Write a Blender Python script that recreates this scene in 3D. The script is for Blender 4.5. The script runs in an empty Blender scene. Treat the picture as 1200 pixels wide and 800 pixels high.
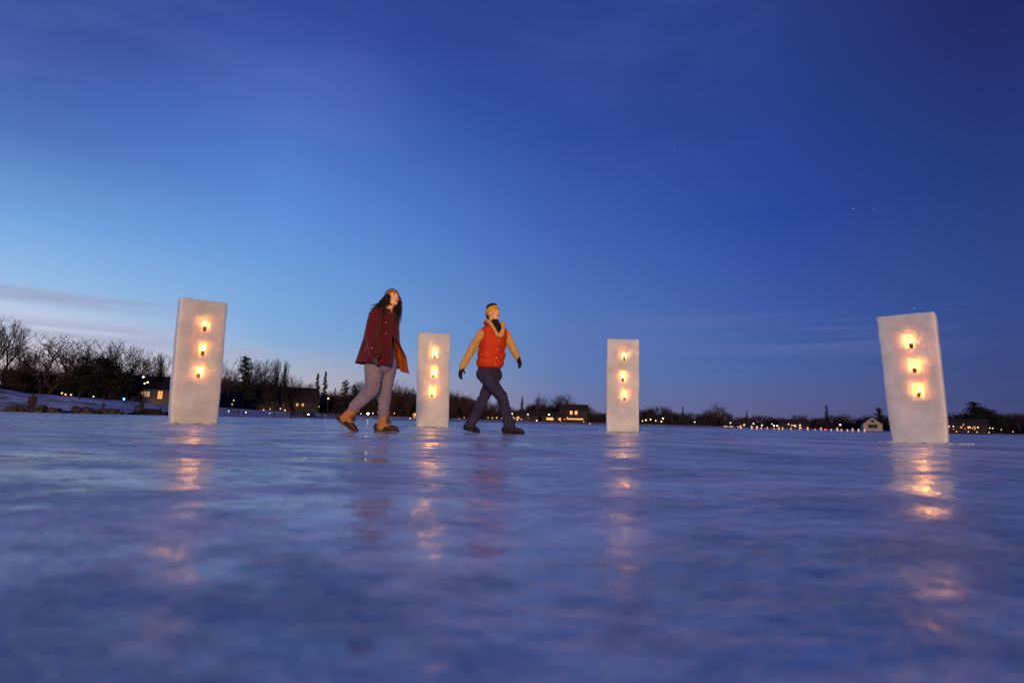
import bpy, bmesh, math, random
from mathutils import Vector, Matrix, noise as mnoise
R = math.radians
random.seed(7)
scene = bpy.context.scene
COL = scene.collection

# ------------------------------------------------------------------ camera
F = 666.7                       # focal length in 1200 px wide picture units (20 mm on 36 mm)
PITCH = math.atan(95.0 / F)
ROLL = R(1.43)
EYE = Vector((0, 0, 0.15))
_f = Vector((0, math.cos(PITCH), math.sin(PITCH)))
_r0, _u0 = Vector((1, 0, 0)), Vector((0, -math.sin(PITCH), math.cos(PITCH)))
_r = _r0 * math.cos(ROLL) + _u0 * math.sin(ROLL)
_u = _u0 * math.cos(ROLL) - _r0 * math.sin(ROLL)

def at(u, v, Y):
    """picture position (1200x800) at true distance Y -> world point"""
    d = _f * F + _r * (u - 600) - _u * (v - 400)
    return EYE + d * (Y / d.y)

cam = bpy.data.cameras.new('camera')
cam.lens, cam.sensor_width = 20.0, 36.0
cam.clip_start, cam.clip_end = 0.02, 6000
cam.dof.use_dof = True
cam.dof.focus_distance = 7.4
cam.dof.aperture_fstop = 2.8
co = bpy.data.objects.new('camera', cam)
co.matrix_world = Matrix.Translation(EYE) @ Matrix((_r, _u, -_f)).transposed().to_4x4()
COL.objects.link(co)
scene.camera = co

# ------------------------------------------------------------------ helpers
def tag(o, label=None, cat=None, group=None, kind=None):
    if label: o['label'] = label
    if cat: o['category'] = cat
    if group: o['group'] = group
    if kind: o['kind'] = kind
    return o

def empty(name, loc, rz=0):
    o = bpy.data.objects.new(name, None)
    o.empty_display_size = 0.2
    o.location = loc
    o.rotation_euler = (0, 0, rz)
    COL.objects.link(o)
    return o

def link(name, me, mats, parent=None, smooth=True):
    o = bpy.data.objects.new(name, me)
    me.name = name
    me.materials.clear()
    for m in (mats if isinstance(mats, (list, tuple)) else [mats]):
        me.materials.append(m)
    if smooth:
        me.polygons.foreach_set('use_smooth', [True] * len(me.polygons))
    COL.objects.link(o)
    if parent is not None:
        o.parent = parent
    return o

def copy_tree(o, parent=None):
    c = o.copy()
    COL.objects.link(c)
    if parent is not None:
        c.parent = parent
    for ch in o.children:
        copy_tree(ch, c)
    return c

class MB:
    def __init__(s):
        s.v, s.f, s.mi = [], [], []
    def add(s, vs, fs, mi=0):
        b = len(s.v)
        s.v += [Vector(p) for p in vs]
        s.f += [tuple(i + b for i in f) for f in fs]
        s.mi += [mi] * len(fs)
    def box(s, c, size, rz=0.0, mi=0, M=None):
        hx, hy, hz = size[0] / 2, size[1] / 2, size[2] / 2
        m = M or (Matrix.Translation(c) @ Matrix.Rotation(rz, 4, 'Z'))
        vs = [m @ Vector((x * hx, y * hy, z * hz)) for z in (-1, 1) for y in (-1, 1) for x in (-1, 1)]
        s.add(vs, [(0, 2, 3, 1), (4, 5, 7, 6), (0, 1, 5, 4), (2, 6, 7, 3), (0, 4, 6, 2), (1, 3, 7, 5)], mi)
    def loft(s, pts, ra, rb=None, side=None, n=14, mi=0, cap=True):
        """rings along pts; ra along 'side', rb across it; rounded ends"""
        pts = [Vector(p) for p in pts]
        k = len(pts)
        ra = ra if isinstance(ra, (list, tuple)) else [ra] * k
        rb = ra if rb is None else (rb if isinstance(rb, (list, tuple)) else [rb] * k)
        P, A, B = [], [], []
        tan = [(pts[min(i + 1, k - 1)] - pts[max(i - 1, 0)]).normalized() for i in range(k)]
        if cap:
            for t in (0.98, 0.75, 0.4):
                P.append((pts[0] - tan[0] * min(ra[0], rb[0]) * t, tan[0])); q = math.sqrt(1 - t * t)
                A.append(ra[0] * q); B.append(rb[0] * q)
        for i in range(k):
            P.append((pts[i], tan[i])); A.append(ra[i]); B.append(rb[i])
        if cap:
            for t in (0.4, 0.75, 0.98):
                P.append((pts[-1] + tan[-1] * min(ra[-1], rb[-1]) * t, tan[-1])); q = math.sqrt(1 - t * t)
                A.append(ra[-1] * q); B.append(rb[-1] * q)
        vs, fs = [], []
        ref = Vector(side) if side is not None else None
        e1 = None
        for (p, t), a, b in zip(P, A, B):
            if ref is not None:
                e1 = ref - t * ref.dot(t)
            elif e1 is None:
                w = Vector((0, 0, 1)) if abs(t.z) < 0.8 else Vector((1, 0, 0))
                e1 = w - t * w.dot(t)
            else:
                e1 = e1 - t * e1.dot(t)
            e1 = e1.normalized()
            e2 = t.cross(e1)
            for j in range(n):
                an = 2 * math.pi * j / n
                vs.append(p + e1 * (a * math.cos(an)) + e2 * (b * math.sin(an)))
        m = len(P)
        for i in range(m - 1):
            for j in range(n):
                j2 = (j + 1) % n
                fs.append((i * n + j, i * n + j2, (i + 1) * n + j2, (i + 1) * n + j))
        fs.append(tuple(range(n - 1, -1, -1)))
        fs.append(tuple(range((m - 1) * n, m * n)))
        s.add(vs, fs, mi)
    def ell(s, c, rad, M=None, nu=14, nv=9, mi=0):
        vs, fs = [], []
        c = Vector(c)
        for i in range(1, nv):
            th = math.pi * i / nv
            for j in range(nu):
                ph = 2 * math.pi * j / nu
                p = Vector((rad[0] * math.sin(th) * math.cos(ph), rad[1] * math.sin(th) * math.sin(ph), rad[2] * math.cos(th)))
                vs.append(c + (M @ p if M else p))
        top, bot = Vector((0, 0, rad[2])), Vector((0, 0, -rad[2]))
        vs += [c + (M @ top if M else top), c + (M @ bot if M else bot)]
        a, b = len(vs) - 2, len(vs) - 1
        for i in range(nv - 2):
            for j in range(nu):
                j2 = (j + 1) % nu
                fs.append((i * nu + j, (i + 1) * nu + j, (i + 1) * nu + j2, i * nu + j2))
        for j in range(nu):
            j2 = (j + 1) % nu
            fs.append((a, j, j2)); fs.append((b, (nv - 2) * nu + j2, (nv - 2) * nu + j))
        s.add(vs, fs, mi)
    def prism(s, a, b, r0, r1, n=3, mi=0):
        d = (b - a)
        if d.length < 1e-6: return
        d.normalize()
        w = Vector((0, 0, 1)) if abs(d.z) < 0.9 else Vector((1, 0, 0))
        e1 = d.cross(w).normalized(); e2 = d.cross(e1)
        k = len(s.v)
        for p, r in ((a, r0), (b, r1)):
            for j in range(n):
                an = 2 * math.pi * j / n
                s.v.append(p + e1 * (r * math.cos(an)) + e2 * (r * math.sin(an)))
        for j in range(n):
            j2 = (j + 1) % n
            s.f.append((k + j, k + j2, k + n + j2, k + n + j)); s.mi.append(mi)
    def mesh(s, name='m'):
        me = bpy.data.meshes.new(name)
        me.from_pydata(s.v, [], s.f)
        if any(s.mi):
            me.polygons.foreach_set('material_index', s.mi)
        me.update()
        return me
    def build(s, name, mats, parent=None, smooth=True):
        me = s.mesh(name)
        o = link(name, me, mats, parent, smooth)
        if any(s.mi):
            me.polygons.foreach_set('material_index', s.mi)
        return o
    def fuse(s, voxel=0.006, smooth=4, fac=0.5):
        me = s.mesh('tmp')
        o = bpy.data.objects.new('tmp', me)
        COL.objects.link(o)
        m = o.modifiers.new('r', 'REMESH'); m.mode = 'VOXEL'; m.voxel_size = voxel
        if smooth:
            q = o.modifiers.new('s', 'SMOOTH'); q.iterations = smooth; q.factor = fac
        dg = bpy.context.evaluated_depsgraph_get(); dg.update()
        out = bpy.data.meshes.new_from_object(o.evaluated_get(dg))
        bpy.data.objects.remove(o); bpy.data.meshes.remove(me)
        return out

def folds(me, amp, scale, stretch=(1, 1, 1), seed=0.0):
    me.update()
    ns = [v.normal.copy() for v in me.vertices]
    for v, n in zip(me.vertices, ns):
        p = Vector((v.co.x * stretch[0], v.co.y * stretch[1], v.co.z * stretch[2])) * scale + Vector((seed, seed, seed))
        a = mnoise.noise(p)
        v.co += n * (amp * (1 - 2 * abs(a)) + amp * 0.5 * mnoise.noise(p * 2.3))
    me.update()

# ------------------------------------------------------------------ materials
def new_mat(name):
    m = bpy.data.materials.new(name)
    m.use_nodes = True
    nt = m.node_tree
    return m, nt, nt.nodes['Principled BSDF']

def node(nt, t, **kw):
    n = nt.nodes.new(t)
    for k, v in kw.items():
        if k.startswith('i_'):
            n.inputs[k[2:].replace('_', ' ')].default_value = v
        else:
            setattr(n, k, v)
    return n

def noisy(name, c1, c2, scale=5, rough=0.8, bump=0.0, bscale=60, detail=4, stretch=None, spec=0.3, sheen=0.0, bdist=0.01):
    m, nt, b = new_mat(name)
    tc = node(nt, 'ShaderNodeTexCoord')
    src = tc.outputs['Object']
    if stretch:
        mp = node(nt, 'ShaderNodeMapping'); mp.inputs['Scale'].default_value = stretch
        nt.links.new(src, mp.inputs['Vector']); src = mp.outputs['Vector']
    n = node(nt, 'ShaderNodeTexNoise', i_Scale=scale, i_Detail=detail)
    nt.links.new(src, n.inputs['Vector'])
    r = node(nt, 'ShaderNodeValToRGB')
    r.color_ramp.elements[0].position, r.color_ramp.elements[1].position = 0.32, 0.68
    r.color_ramp.elements[0].color = (*c1, 1); r.color_ramp.elements[1].color = (*c2, 1)
    nt.links.new(n.outputs['Fac'], r.inputs['Fac'])
    nt.links.new(r.outputs['Color'], b.inputs['Base Color'])
    b.inputs['Roughness'].default_value = rough
    b.inputs['Specular IOR Level'].default_value = spec
    if sheen:
        b.inputs['Sheen Weight'].default_value = sheen
    if bump:
        n2 = node(nt, 'ShaderNodeTexNoise', i_Scale=bscale, i_Detail=3.0)
        nt.links.new(src, n2.inputs['Vector'])
        bp = node(nt, 'ShaderNodeBump', i_Strength=bump, i_Distance=bdist)
        nt.links.new(n2.outputs['Fac'], bp.inputs['Height'])
        nt.links.new(bp.outputs['Normal'], b.inputs['Normal'])
    return m

def glow(name, col, strength):
    m, nt, b = new_mat(name)
    b.inputs['Base Color'].default_value = (*[min(1, c * .8) for c in col], 1)
    b.inputs['Emission Color'].default_value = (*col, 1)
    b.inputs['Emission Strength'].default_value = strength
    b.inputs['Roughness'].default_value = 0.4
    return m

M = {}
M['skin_w'] = noisy('skin_fair', (.8, .5, .27), (.84, .54, .31), 12, .5, .05, 90, spec=.4)
M['skin_m'] = noisy('skin_tan', (.76, .45, .2), (.8, .5, .24), 12, .5, .05, 90, spec=.4)
M['coat'] = noisy('maroon_corduroy', (.058, .002, .006), (.10, .005, .013), 7, .9, .35, 55, sheen=.15, stretch=(1, 1, .35))
M['lining'] = noisy('rust_fleece_lining', (.24, .05, .012), (.34, .085, .02), 25, .95, .4, 140)
M['jeans_w'] = noisy('pale_grey_denim', (.17, .15, .22), (.24, .215, .29), 9, .9, .25, 120)
M['jeans_m'] = noisy('dark_blue_denim', (.018, .018, .052), (.032, .03, .075), 9, .9, .25, 120)
M['leather'] = noisy('tan_boot_leather', (.24, .11, .035), (.36, .18, .06), 16, .6, .25, 70)
M['rubber'] = noisy('brown_boot_rubber', (.03, .014, .009), (.055, .026, .016), 20, .5, .1, 80)
M['black_shoe'] = noisy('black_boot_leather', (.008, .008, .01), (.016, .015, .018), 20, .6, .15, 80)
M['lace'] = noisy('dark_lace', (.02, .015, .012), (.04, .03, .025), 30, .9)
M['vest'] = noisy('red_orange_nylon', (.46, .034, .004), (.58, .052, .006), 6, .62, .3, 35, spec=.2)
M['shirt'] = noisy('tan_wool_sleeve', (.46, .28, .09), (.58, .37, .13), 14, .95, .3, 160, sheen=.15)
M['shearling'] = noisy('cream_shearling', (.54, .34, .11), (.68, .46, .17), 40, 1, .6, 200)
M['turtleneck'] = noisy('black_knit', (.008, .008, .01), (.018, .016, .018), 40, 1, .4, 200)
M['glove'] = noisy('black_glove_knit', (.007, .007, .01), (.015, .014, .018), 40, .9, .3, 160)
M['glove_w'] = noisy('grey_glove_knit', (.07, .05, .055), (.11, .08, .085), 40, .95, .3, 160)
M['headband'] = noisy('mustard_knit', (.62, .3, .014), (.74, .4, .03), 30, .95, .5, 170)
M['beanie'] = noisy('brown_knit_beanie', (.22, .115, .06), (.3, .17, .1), 30, .95, .5, 170)
M['hair_dark'] = noisy('dark_curly_hair', (.012, .007, .005), (.03, .017, .011), 40, .55, spec=.4)
M['hair_black'] = noisy('black_hair', (.006, .005, .005), (.014, .011, .01), 40, .6, spec=.4)
M['eye'] = noisy('eye_white', (.6, .58, .55), (.65, .62, .6), 5, .2)
M['iris'] = noisy('iris_brown', (.02, .01, .006), (.03, .015, .01), 5, .2)
M['mouth'] = noisy('mouth_red', (.16, .03, .02), (.22, .05, .035), 20, .5)
M['teeth'] = noisy('teeth', (.7, .66, .58), (.75, .7, .62), 10, .3)
M['metal'] = noisy('brass_snap', (.6, .5, .3), (.7, .6, .4), 10, .3)
M['bark'] = noisy('dark_bark', (.010, .008, .011), (.018, .013, .016), 3, .95)
M['twig'] = noisy('winter_twigs', (.010, .008, .011), (.018, .014, .017), 3, .95)
M['twig_red'] = noisy('brownish_winter_twigs', (.022, .015, .017), (.034, .022, .023), 3, .95)
M['needles'] = noisy('dark_evergreen_needles', (.005, .007, .008), (.011, .013, .013), .8, .95)
M['rock'] = noisy('dark_shore_rock', (.022, .02, .024), (.055, .05, .05), 2.5, .9, .5, 7, bdist=.1)
M['roof'] = noisy('dark_shingle_roof', (.011, .010, .013), (.019, .017, .021), 4, .95)
M['wall_dark'] = noisy('dark_house_siding', (.016, .014, .018), (.027, .023, .027), 3, .9)
M['wall_pale'] = noisy('pale_house_siding', (.12, .11, .105), (.17, .15, .14), 3, .9)
M['wall_white'] = noisy('white_painted_gable', (.2, .19, .2), (.27, .26, .27), 3, .9)
M['wall_yellow'] = noisy('cream_house_siding', (.3, .26, .17), (.38, .33, .22), 3, .9)
M['frame'] = noisy('dark_window_frame', (.03, .028, .03), (.05, .045, .045), 4, .7)
M['metal_dark'] = noisy('dark_pole_metal', (.02, .02, .022), (.035, .034, .036), 6, .6)
M['cloth_dark'] = noisy('dark_winter_clothes', (.01, .01, .014), (.022, .02, .026), 5, .95)
M['car_paint'] = noisy('dark_car_paint', (.025, .025, .03), (.04, .04, .045), 3, .35)
M['glass_dark'] = noisy('dark_car_glass', (.01, .01, .014), (.016, .016, .02), 3, .1)
M['tyre'] = noisy('tyre_rubber', (.01, .01, .01), (.018, .018, .018), 8, .9)
M['wax'] = noisy('dark_votive_holder', (.05, .022, .012), (.09, .04, .02), 20, .35)
M['flame'] = glow('candle_flame', (1, .5, .14), 60)
M['lamp_white'] = glow('lamp_white', (1, .8, .58), 3.2)
M['lamp_bright'] = glow('lamp_bright', (1, .85, .62), 30)
M['lamp_warm'] = glow('lamp_warm', (1, .5, .17), 2.2)
M['lamp_blue'] = glow('lamp_blue', (.05, .32, 1), 22)
M['lamp_red'] = glow('lamp_red', (1, .06, .08), 6)
M['win_warm'] = glow('lit_window_warm', (1, .5, .17), .8)
M['win_dim'] = glow('lit_window_dim', (1, .6, .32), .35)
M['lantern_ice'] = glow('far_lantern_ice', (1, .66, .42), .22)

def snow_mat():
    m, nt, b = new_mat('trampled_snow')
    geo = node(nt, 'ShaderNodeNewGeometry')
    n = node(nt, 'ShaderNodeTexNoise', i_Scale=.34, i_Detail=8.0, i_Roughness=.68)
    nt.links.new(geo.outputs['Position'], n.inputs['Vector'])
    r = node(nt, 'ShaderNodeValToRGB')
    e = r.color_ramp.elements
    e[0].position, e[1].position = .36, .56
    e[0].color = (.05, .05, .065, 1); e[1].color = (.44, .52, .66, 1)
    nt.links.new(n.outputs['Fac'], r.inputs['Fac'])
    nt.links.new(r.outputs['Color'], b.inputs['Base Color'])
    b.inputs['Roughness'].default_value = .9
    b.inputs['Specular IOR Level'].default_value = .2
    n2 = node(nt, 'ShaderNodeTexNoise', i_Scale=1.1, i_Detail=5.0)
    nt.links.new(geo.outputs['Position'], n2.inputs['Vector'])
    bp = node(nt, 'ShaderNodeBump', i_Strength=.7, i_Distance=.2)
    nt.links.new(n2.outputs['Fac'], bp.inputs['Height'])
    nt.links.new(bp.outputs['Normal'], b.inputs['Normal'])
    return m
M['snow'] = snow_mat()

def ice_ground():
    m, nt, b = new_mat('lake_ice')
    L = nt.links.new
    geo = node(nt, 'ShaderNodeNewGeometry')
    def nz(scale, detail, st=(1, 1, 1), rough=.5, dist=0.0):
        mp = node(nt, 'ShaderNodeMapping'); mp.inputs['Scale'].default_value = st
        L(geo.outputs['Position'], mp.inputs['Vector'])
        n = node(nt, 'ShaderNodeTexNoise', i_Scale=scale, i_Detail=detail, i_Roughness=rough, i_Distortion=dist)
        L(mp.outputs['Vector'], n.inputs['Vector'])
        return n.outputs['Fac']
    def mr(x, a, bb, c, d):
        n = node(nt, 'ShaderNodeMapRange')
        n.inputs[1].default_value, n.inputs[2].default_value, n.inputs[3].default_value, n.inputs[4].default_value = a, bb, c, d
        L(x, n.inputs[0]); return n.outputs[0]
    def math2(op, x, y):
        n = node(nt, 'ShaderNodeMath', operation=op)
        for i, q in enumerate((x, y)):
            if isinstance(q, (int, float)): n.inputs[i].default_value = q
            else: L(q, n.inputs[i])
        return n.outputs[0]
    # frost: large swathes + finer scuffs
    big = nz(.55, 5, (.9, 1, 1), .6, .8)
    mid = nz(3.2, 7, (1, 1, 1), .66, .5)
    fine = nz(14, 8, (1, 1, 1), .68)
    fr = math2('ADD', math2('MULTIPLY', big, .5), math2('ADD', math2('MULTIPLY', mid, .34), math2('MULTIPLY', fine, .16)))
    frost = mr(fr, .43, .54, 0, 1)
    r = node(nt, 'ShaderNodeValToRGB')
    e = r.color_ramp.elements
    e[0].position, e[1].position = 0, 1
    e[0].color = (.36, .47, .55, 1); e[1].color = (.86, .93, .95, 1)
    L(frost, r.inputs['Fac']); L(r.outputs['Color'], b.inputs['Base Color'])
    glaze = nz(1.9, 5, (.6, 1, 1), .6, .5)
    L(mr(math2('ADD', math2('MULTIPLY', glaze, .75), math2('MULTIPLY', fine, .25)), .46, .56, .50, .11), b.inputs['Roughness'])
    b.inputs['IOR'].default_value = 1.31
    b.inputs['Specular IOR Level'].default_value = .5
    h = math2('ADD', math2('MULTIPLY', nz(5.5, 3, (.7, 1, 1), .5, .3), .009),
              math2('ADD', math2('MULTIPLY', nz(19, 3), .0036), math2('MULTIPLY', nz(75, 3), .0006)))
    bp = node(nt, 'ShaderNodeBump', i_Strength=1.0, i_Distance=1.0)
    L(h, bp.inputs['Height']); L(bp.outputs['Normal'], b.inputs['Normal'])
    return m
M['ice'] = ice_ground()

def block_ice(name, seed):
    m, nt, b = new_mat(name)
    L = nt.links.new
    tc = node(nt, 'ShaderNodeTexCoord')
    mp = node(nt, 'ShaderNodeMapping'); mp.inputs['Location'].default_value = (seed, seed * .7, 0)
    L(tc.outputs['Object'], mp.inputs['Vector'])
    n = node(nt, 'ShaderNodeTexNoise', i_Scale=3.2, i_Detail=6.0, i_Roughness=.6)
    L(mp.outputs['Vector'], n.inputs['Vector'])
    r = node(nt, 'ShaderNodeValToRGB')
    e = r.color_ramp.elements
    e[0].position, e[1].position = .3, .7
    e[0].color = (.45, .48, .51, 1); e[1].color = (.63, .66, .69, 1)
    L(n.outputs['Fac'], r.inputs['Fac']); L(r.outputs['Color'], b.inputs['Base Color'])
    b.inputs['Subsurface Weight'].default_value = .85
    b.inputs['Subsurface Radius'].default_value = (1.0, .66, .36)
    b.inputs['Subsurface Scale'].default_value = .36
    b.inputs['Roughness'].default_value = .42
    b.inputs['IOR'].default_value = 1.31
    # saw marks, pits and a few hairline cracks
    n2 = node(nt, 'ShaderNodeTexNoise', i_Scale=16.0, i_Detail=6.0, i_Roughness=.68)
    L(mp.outputs['Vector'], n2.inputs['Vector'])
    mp2 = node(nt, 'ShaderNodeMapping'); mp2.inputs['Scale'].default_value = (1.2, 1.2, 26); mp2.inputs['Rotation'].default_value = (.1, .06, 0)
    L(mp.outputs['Vector'], mp2.inputs['Vector'])
    n3 = node(nt, 'ShaderNodeTexNoise', i_Scale=1.6, i_Detail=4.0); L(mp2.outputs['Vector'], n3.inputs['Vector'])
    v = node(nt, 'ShaderNodeTexVoronoi', feature='DISTANCE_TO_EDGE', i_Scale=2.1)
    wv = node(nt, 'ShaderNodeMix', data_type='RGBA', blend_type='ADD'); wv.inputs['Factor'].default_value = .35
    L(mp.outputs['Vector'], wv.inputs['A']); L(n.outputs['Color'], wv.inputs['B']); L(wv.outputs['Result'], v.inputs['Vector'])
    ck = node(nt, 'ShaderNodeMapRange'); ck.inputs[1].default_value, ck.inputs[2].default_value, ck.inputs[3].default_value, ck.inputs[4].default_value = 0, .012, 1, 0
    L(v.outputs['Distance'], ck.inputs[0])
    mk = node(nt, 'ShaderNodeMath', operation='MULTIPLY'); L(ck.outputs[0], mk.inputs[0])
    mm = node(nt, 'ShaderNodeMapRange'); mm.inputs[1].default_value, mm.inputs[2].default_value = .5, .62
    L(n.outputs['Fac'], mm.inputs[0]); L(mm.outputs[0], mk.inputs[1])
    cm = node(nt, 'ShaderNodeMix', data_type='RGBA'); cm.inputs['B'].default_value = (.82, .84, .86, 1)
    L(mk.outputs[0], cm.inputs['Factor']); L(r.outputs['Color'], cm.inputs['A']); L(cm.outputs['Result'], b.inputs['Base Color'])
    ad = node(nt, 'ShaderNodeMath', operation='ADD'); L(n2.outputs['Fac'], ad.inputs[0])
    ms = node(nt, 'ShaderNodeMath', operation='MULTIPLY'); ms.inputs[1].default_value = .55; L(n3.outputs['Fac'], ms.inputs[0]); L(ms.outputs[0], ad.inputs[1])
    bp = node(nt, 'ShaderNodeBump', i_Strength=.5, i_Distance=.022)
    L(ad.outputs[0], bp.inputs['Height']); L(bp.outputs['Normal'], b.inputs['Normal'])
    return m

# ------------------------------------------------------------------ world: dusk sky
def lin(c):
    return tuple(((x / 255) / 12.92 if x / 255 < .04045 else (((x / 255) + .055) / 1.055) ** 2.4) for x in c)

world = bpy.data.worlds.new('World')
scene.world = world
world.use_nodes = True
def build_world():
    nt = world.node_tree
    nt.nodes.clear()
    L = nt.links.new
    out = node(nt, 'ShaderNodeOutputWorld'); bg = node(nt, 'ShaderNodeBackground')
    L(bg.outputs[0], out.inputs[0])
    tc = node(nt, 'ShaderNodeTexCoord')
    sp = node(nt, 'ShaderNodeSeparateXYZ'); L(tc.outputs['Generated'], sp.inputs[0])
    def m2(op, x, y=None):
        n = node(nt, 'ShaderNodeMath', operation=op)
        for i, q in enumerate((x, y)):
            if q is None: continue
            if isinstance(q, (int, float)): n.inputs[i].default_value = q
            else: L(q, n.inputs[i])
        return n.outputs[0]
    X, Y, Z = sp.outputs
    el = m2('MULTIPLY', m2('ARCSINE', Z), 2 / math.pi)          # 0 at the horizon, 1 overhead
    hyp = m2('MAXIMUM', m2('SQRT', m2('ADD', m2('MULTIPLY', X, X), m2('MULTIPLY', Y, Y))), 1e-4)
    sx = m2('DIVIDE', X, hyp)                                    # -1 west (afterglow) .. +1 east
    # picture samples of the sky: column -> [(v, rgb)]
    S = {
        20: [(455, (214, 190, 184)), (405, (208, 204, 218)), (372, (196, 207, 228)), (330, (152, 190, 230)), (250, (114, 162, 222)), (150, (80, 116, 188)), (70, (66, 94, 172)), (0, (56, 78, 154))],
        320: [(465, (196, 180, 180)), (435, (176, 182, 200)), (395, (132, 174, 218)), (300, (105, 155, 220)), (200, (84, 130, 208)), (80, (58, 92, 174)), (0, (50, 74, 154))],
        660: [(480, (112, 118, 160)), (440, (96, 122, 176)), (380, (86, 120, 188)), (260, (64, 96, 178)), (160, (46, 78, 156)), (0, (43, 65, 142))],
        920: [(488, (92, 92, 136)), (440, (76, 98, 156)), (380, (62, 92, 164)), (250, (42, 72, 156)), (130, (40, 66, 142)), (0, (42, 60, 132))],
        1180: [(490, (70, 74, 120)), (420, (58, 74, 130)), (340, (50, 71, 138)), (200, (39, 60, 126)), (100, (36, 51, 115)), (0, (34, 43, 101))],
    }
    cols = []
    for u, lst in S.items():
        d0 = (at(u, 300, 10) - EYE)
        ramp = node(nt, 'ShaderNodeValToRGB')
        cr = ramp.color_ramp
        pts = []
        for v, c in lst:
            d = (at(u, v, 10) - EYE).normalized()
            pts.append((math.asin(max(0, d.z)) * 2 / math.pi, c))
        while len(cr.elements) < len(pts) + 1:
            cr.elements.new(.5)
        pts.append((.9, tuple(x * .8 for x in lst[-1][1])))
        for e, (p, c) in zip(cr.elements, pts):
            e.position = p
        for e, (p, c) in zip(cr.elements, pts):
            e.color = (*lin(c), 1)
        L(el, ramp.inputs['Fac'])
        cols.append((d0.x / math.hypot(d0.x, d0.y), ramp.outputs['Color']))
    col = cols[0][1]
    for i in range(1, len(cols)):
        mr = node(nt, 'ShaderNodeMapRange')
        mr.inputs[1].default_value, mr.inputs[2].default_value = cols[i - 1][0], cols[i][0]
        L(sx, mr.inputs[0])
        mx = node(nt, 'ShaderNodeMix', data_type='RGBA')
        L(mr.outputs[0], mx.inputs['Factor']); L(col, mx.inputs['A']); L(cols[i][1], mx.inputs['B'])
        col = mx.outputs['Result']
    def cloud(scale, st, lo, hi, el0, el1, s0, s1, rgb, strength, seed):
        nonlocal col
        mp = node(nt, 'ShaderNodeMapping')
        mp.inputs['Scale'].default_value = st; mp.inputs['Location'].default_value = (seed, seed, seed)
        L(tc.outputs['Generated'], mp.inputs['Vector'])
        n = node(nt, 'ShaderNodeTexNoise', i_Scale=scale, i_Detail=5.0, i_Roughness=.5, i_Distortion=.25)
        L(mp.outputs['Vector'], n.inputs['Vector'])
        def ms(x, a, b, c=0, d=1):
            k = node(nt, 'ShaderNodeMapRange', interpolation_type='SMOOTHSTEP')
            k.inputs[1].default_value, k.inputs[2].default_value, k.inputs[3].default_value, k.inputs[4].default_value = a, b, c, d
            L(x, k.inputs[0]); return k.outputs[0]
        w = (el1 - el0) * .4
        f = m2('MULTIPLY', ms(n.outputs['Fac'], lo, hi), m2('MULTIPLY', ms(el, el0, el0 + w), ms(el, el1 - w, el1, 1, 0)))
        ws = (s1 - s0) * .3
        f = m2('MULTIPLY', f, m2('MULTIPLY', ms(sx, s0, s0 + ws) if s0 > -1 else 1.0, ms(sx, s1 - ws, s1, 1, 0)))
        f = m2('MULTIPLY', f, strength)
        mx = node(nt, 'ShaderNodeMix', data_type='RGBA')
        L(f, mx.inputs['Factor']); L(col, mx.inputs['A']); mx.inputs['B'].default_value = (*lin(rgb), 1)
        col = mx.outputs['Result']
    cloud(2.2, (1, 1, 16), .30, .46, .088, .108, -1.0, -.42, (150, 158, 192), .75, 3.1)
    cloud(2.6, (1, 1, 22), .46, .6, .055, .085, -1.0, -.2, (166, 168, 196), .6, 7.7)
    cloud(2.6, (1, 1, 26), .46, .58, .045, .07, -.5, -.05, (150, 150, 182), .75, 1.3)
    cloud(2.4, (1, 1, 4), .38, .68, .20, .46, -1.0, -.1, (98, 118, 190), .32, 5.2)
    cloud(3.0, (1, 1, 3), .42, .72, .22, .5, -.1, .5, (66, 88, 170), .42, 9.4)
    cloud(2.5, (1, 1, 18), .45, .62, .06, .13, .0, .7, (104, 112, 170), .35, 12.6)
    # faint first stars
    vo = node(nt, 'ShaderNodeTexVoronoi', i_Scale=26.0)
    L(tc.outputs['Generated'], vo.inputs['Vector'])
    k = node(nt, 'ShaderNodeMapRange'); k.inputs[1].default_value, k.inputs[2].default_value, k.inputs[3].default_value, k.inputs[4].default_value = .018, .036, 1, 0
    L(vo.outputs['Distance'], k.inputs[0])
    sc = node(nt, 'ShaderNodeSeparateColor'); L(vo.outputs['Color'], sc.inputs[0])
    st = m2('MULTIPLY', k.outputs[0], m2('MULTIPLY', m2('GREATER_THAN', sc.outputs[0], .45), m2('MULTIPLY', sc.outputs[1], .22)))
    ad = node(nt, 'ShaderNodeMix', data_type='RGBA', blend_type='ADD')
    ad.inputs['Factor'].default_value = 1.0
    cb = node(nt, 'ShaderNodeCombineColor')
    for i in range(3): L(st, cb.inputs[i])
    L(col, ad.inputs['A']); L(cb.outputs[0], ad.inputs['B'])
    L(ad.outputs['Result'], bg.inputs['Color'])
    bg.inputs['Strength'].default_value = 1.0
build_world()

sun = bpy.data.lights.new('warm_low_light', 'SUN')
sun.energy, sun.angle, sun.color = 2.7, R(4), (1, .56, .24)
so = bpy.data.objects.new('warm_low_light', sun)
SUN_AZ, SUN_EL = R(7), R(5)       # comes from behind the camera, to its right
sd = Vector((-math.sin(SUN_AZ) * math.cos(SUN_EL), math.cos(SUN_AZ) * math.cos(SUN_EL), -math.sin(SUN_EL)))
so.rotation_euler = sd.to_track_quat('-Z', 'Y').to_euler()
so.location = (8, -12, 6)
COL.objects.link(so)

# ------------------------------------------------------------------ ground
def interp(x, tab):
    if x <= tab[0][0]: return tab[0][1]
    for (a, b), (c, d) in zip(tab, tab[1:]):
        if x <= c: return b + (d - b) * (x - a) / (c - a)
    return tab[-1][1]
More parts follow.
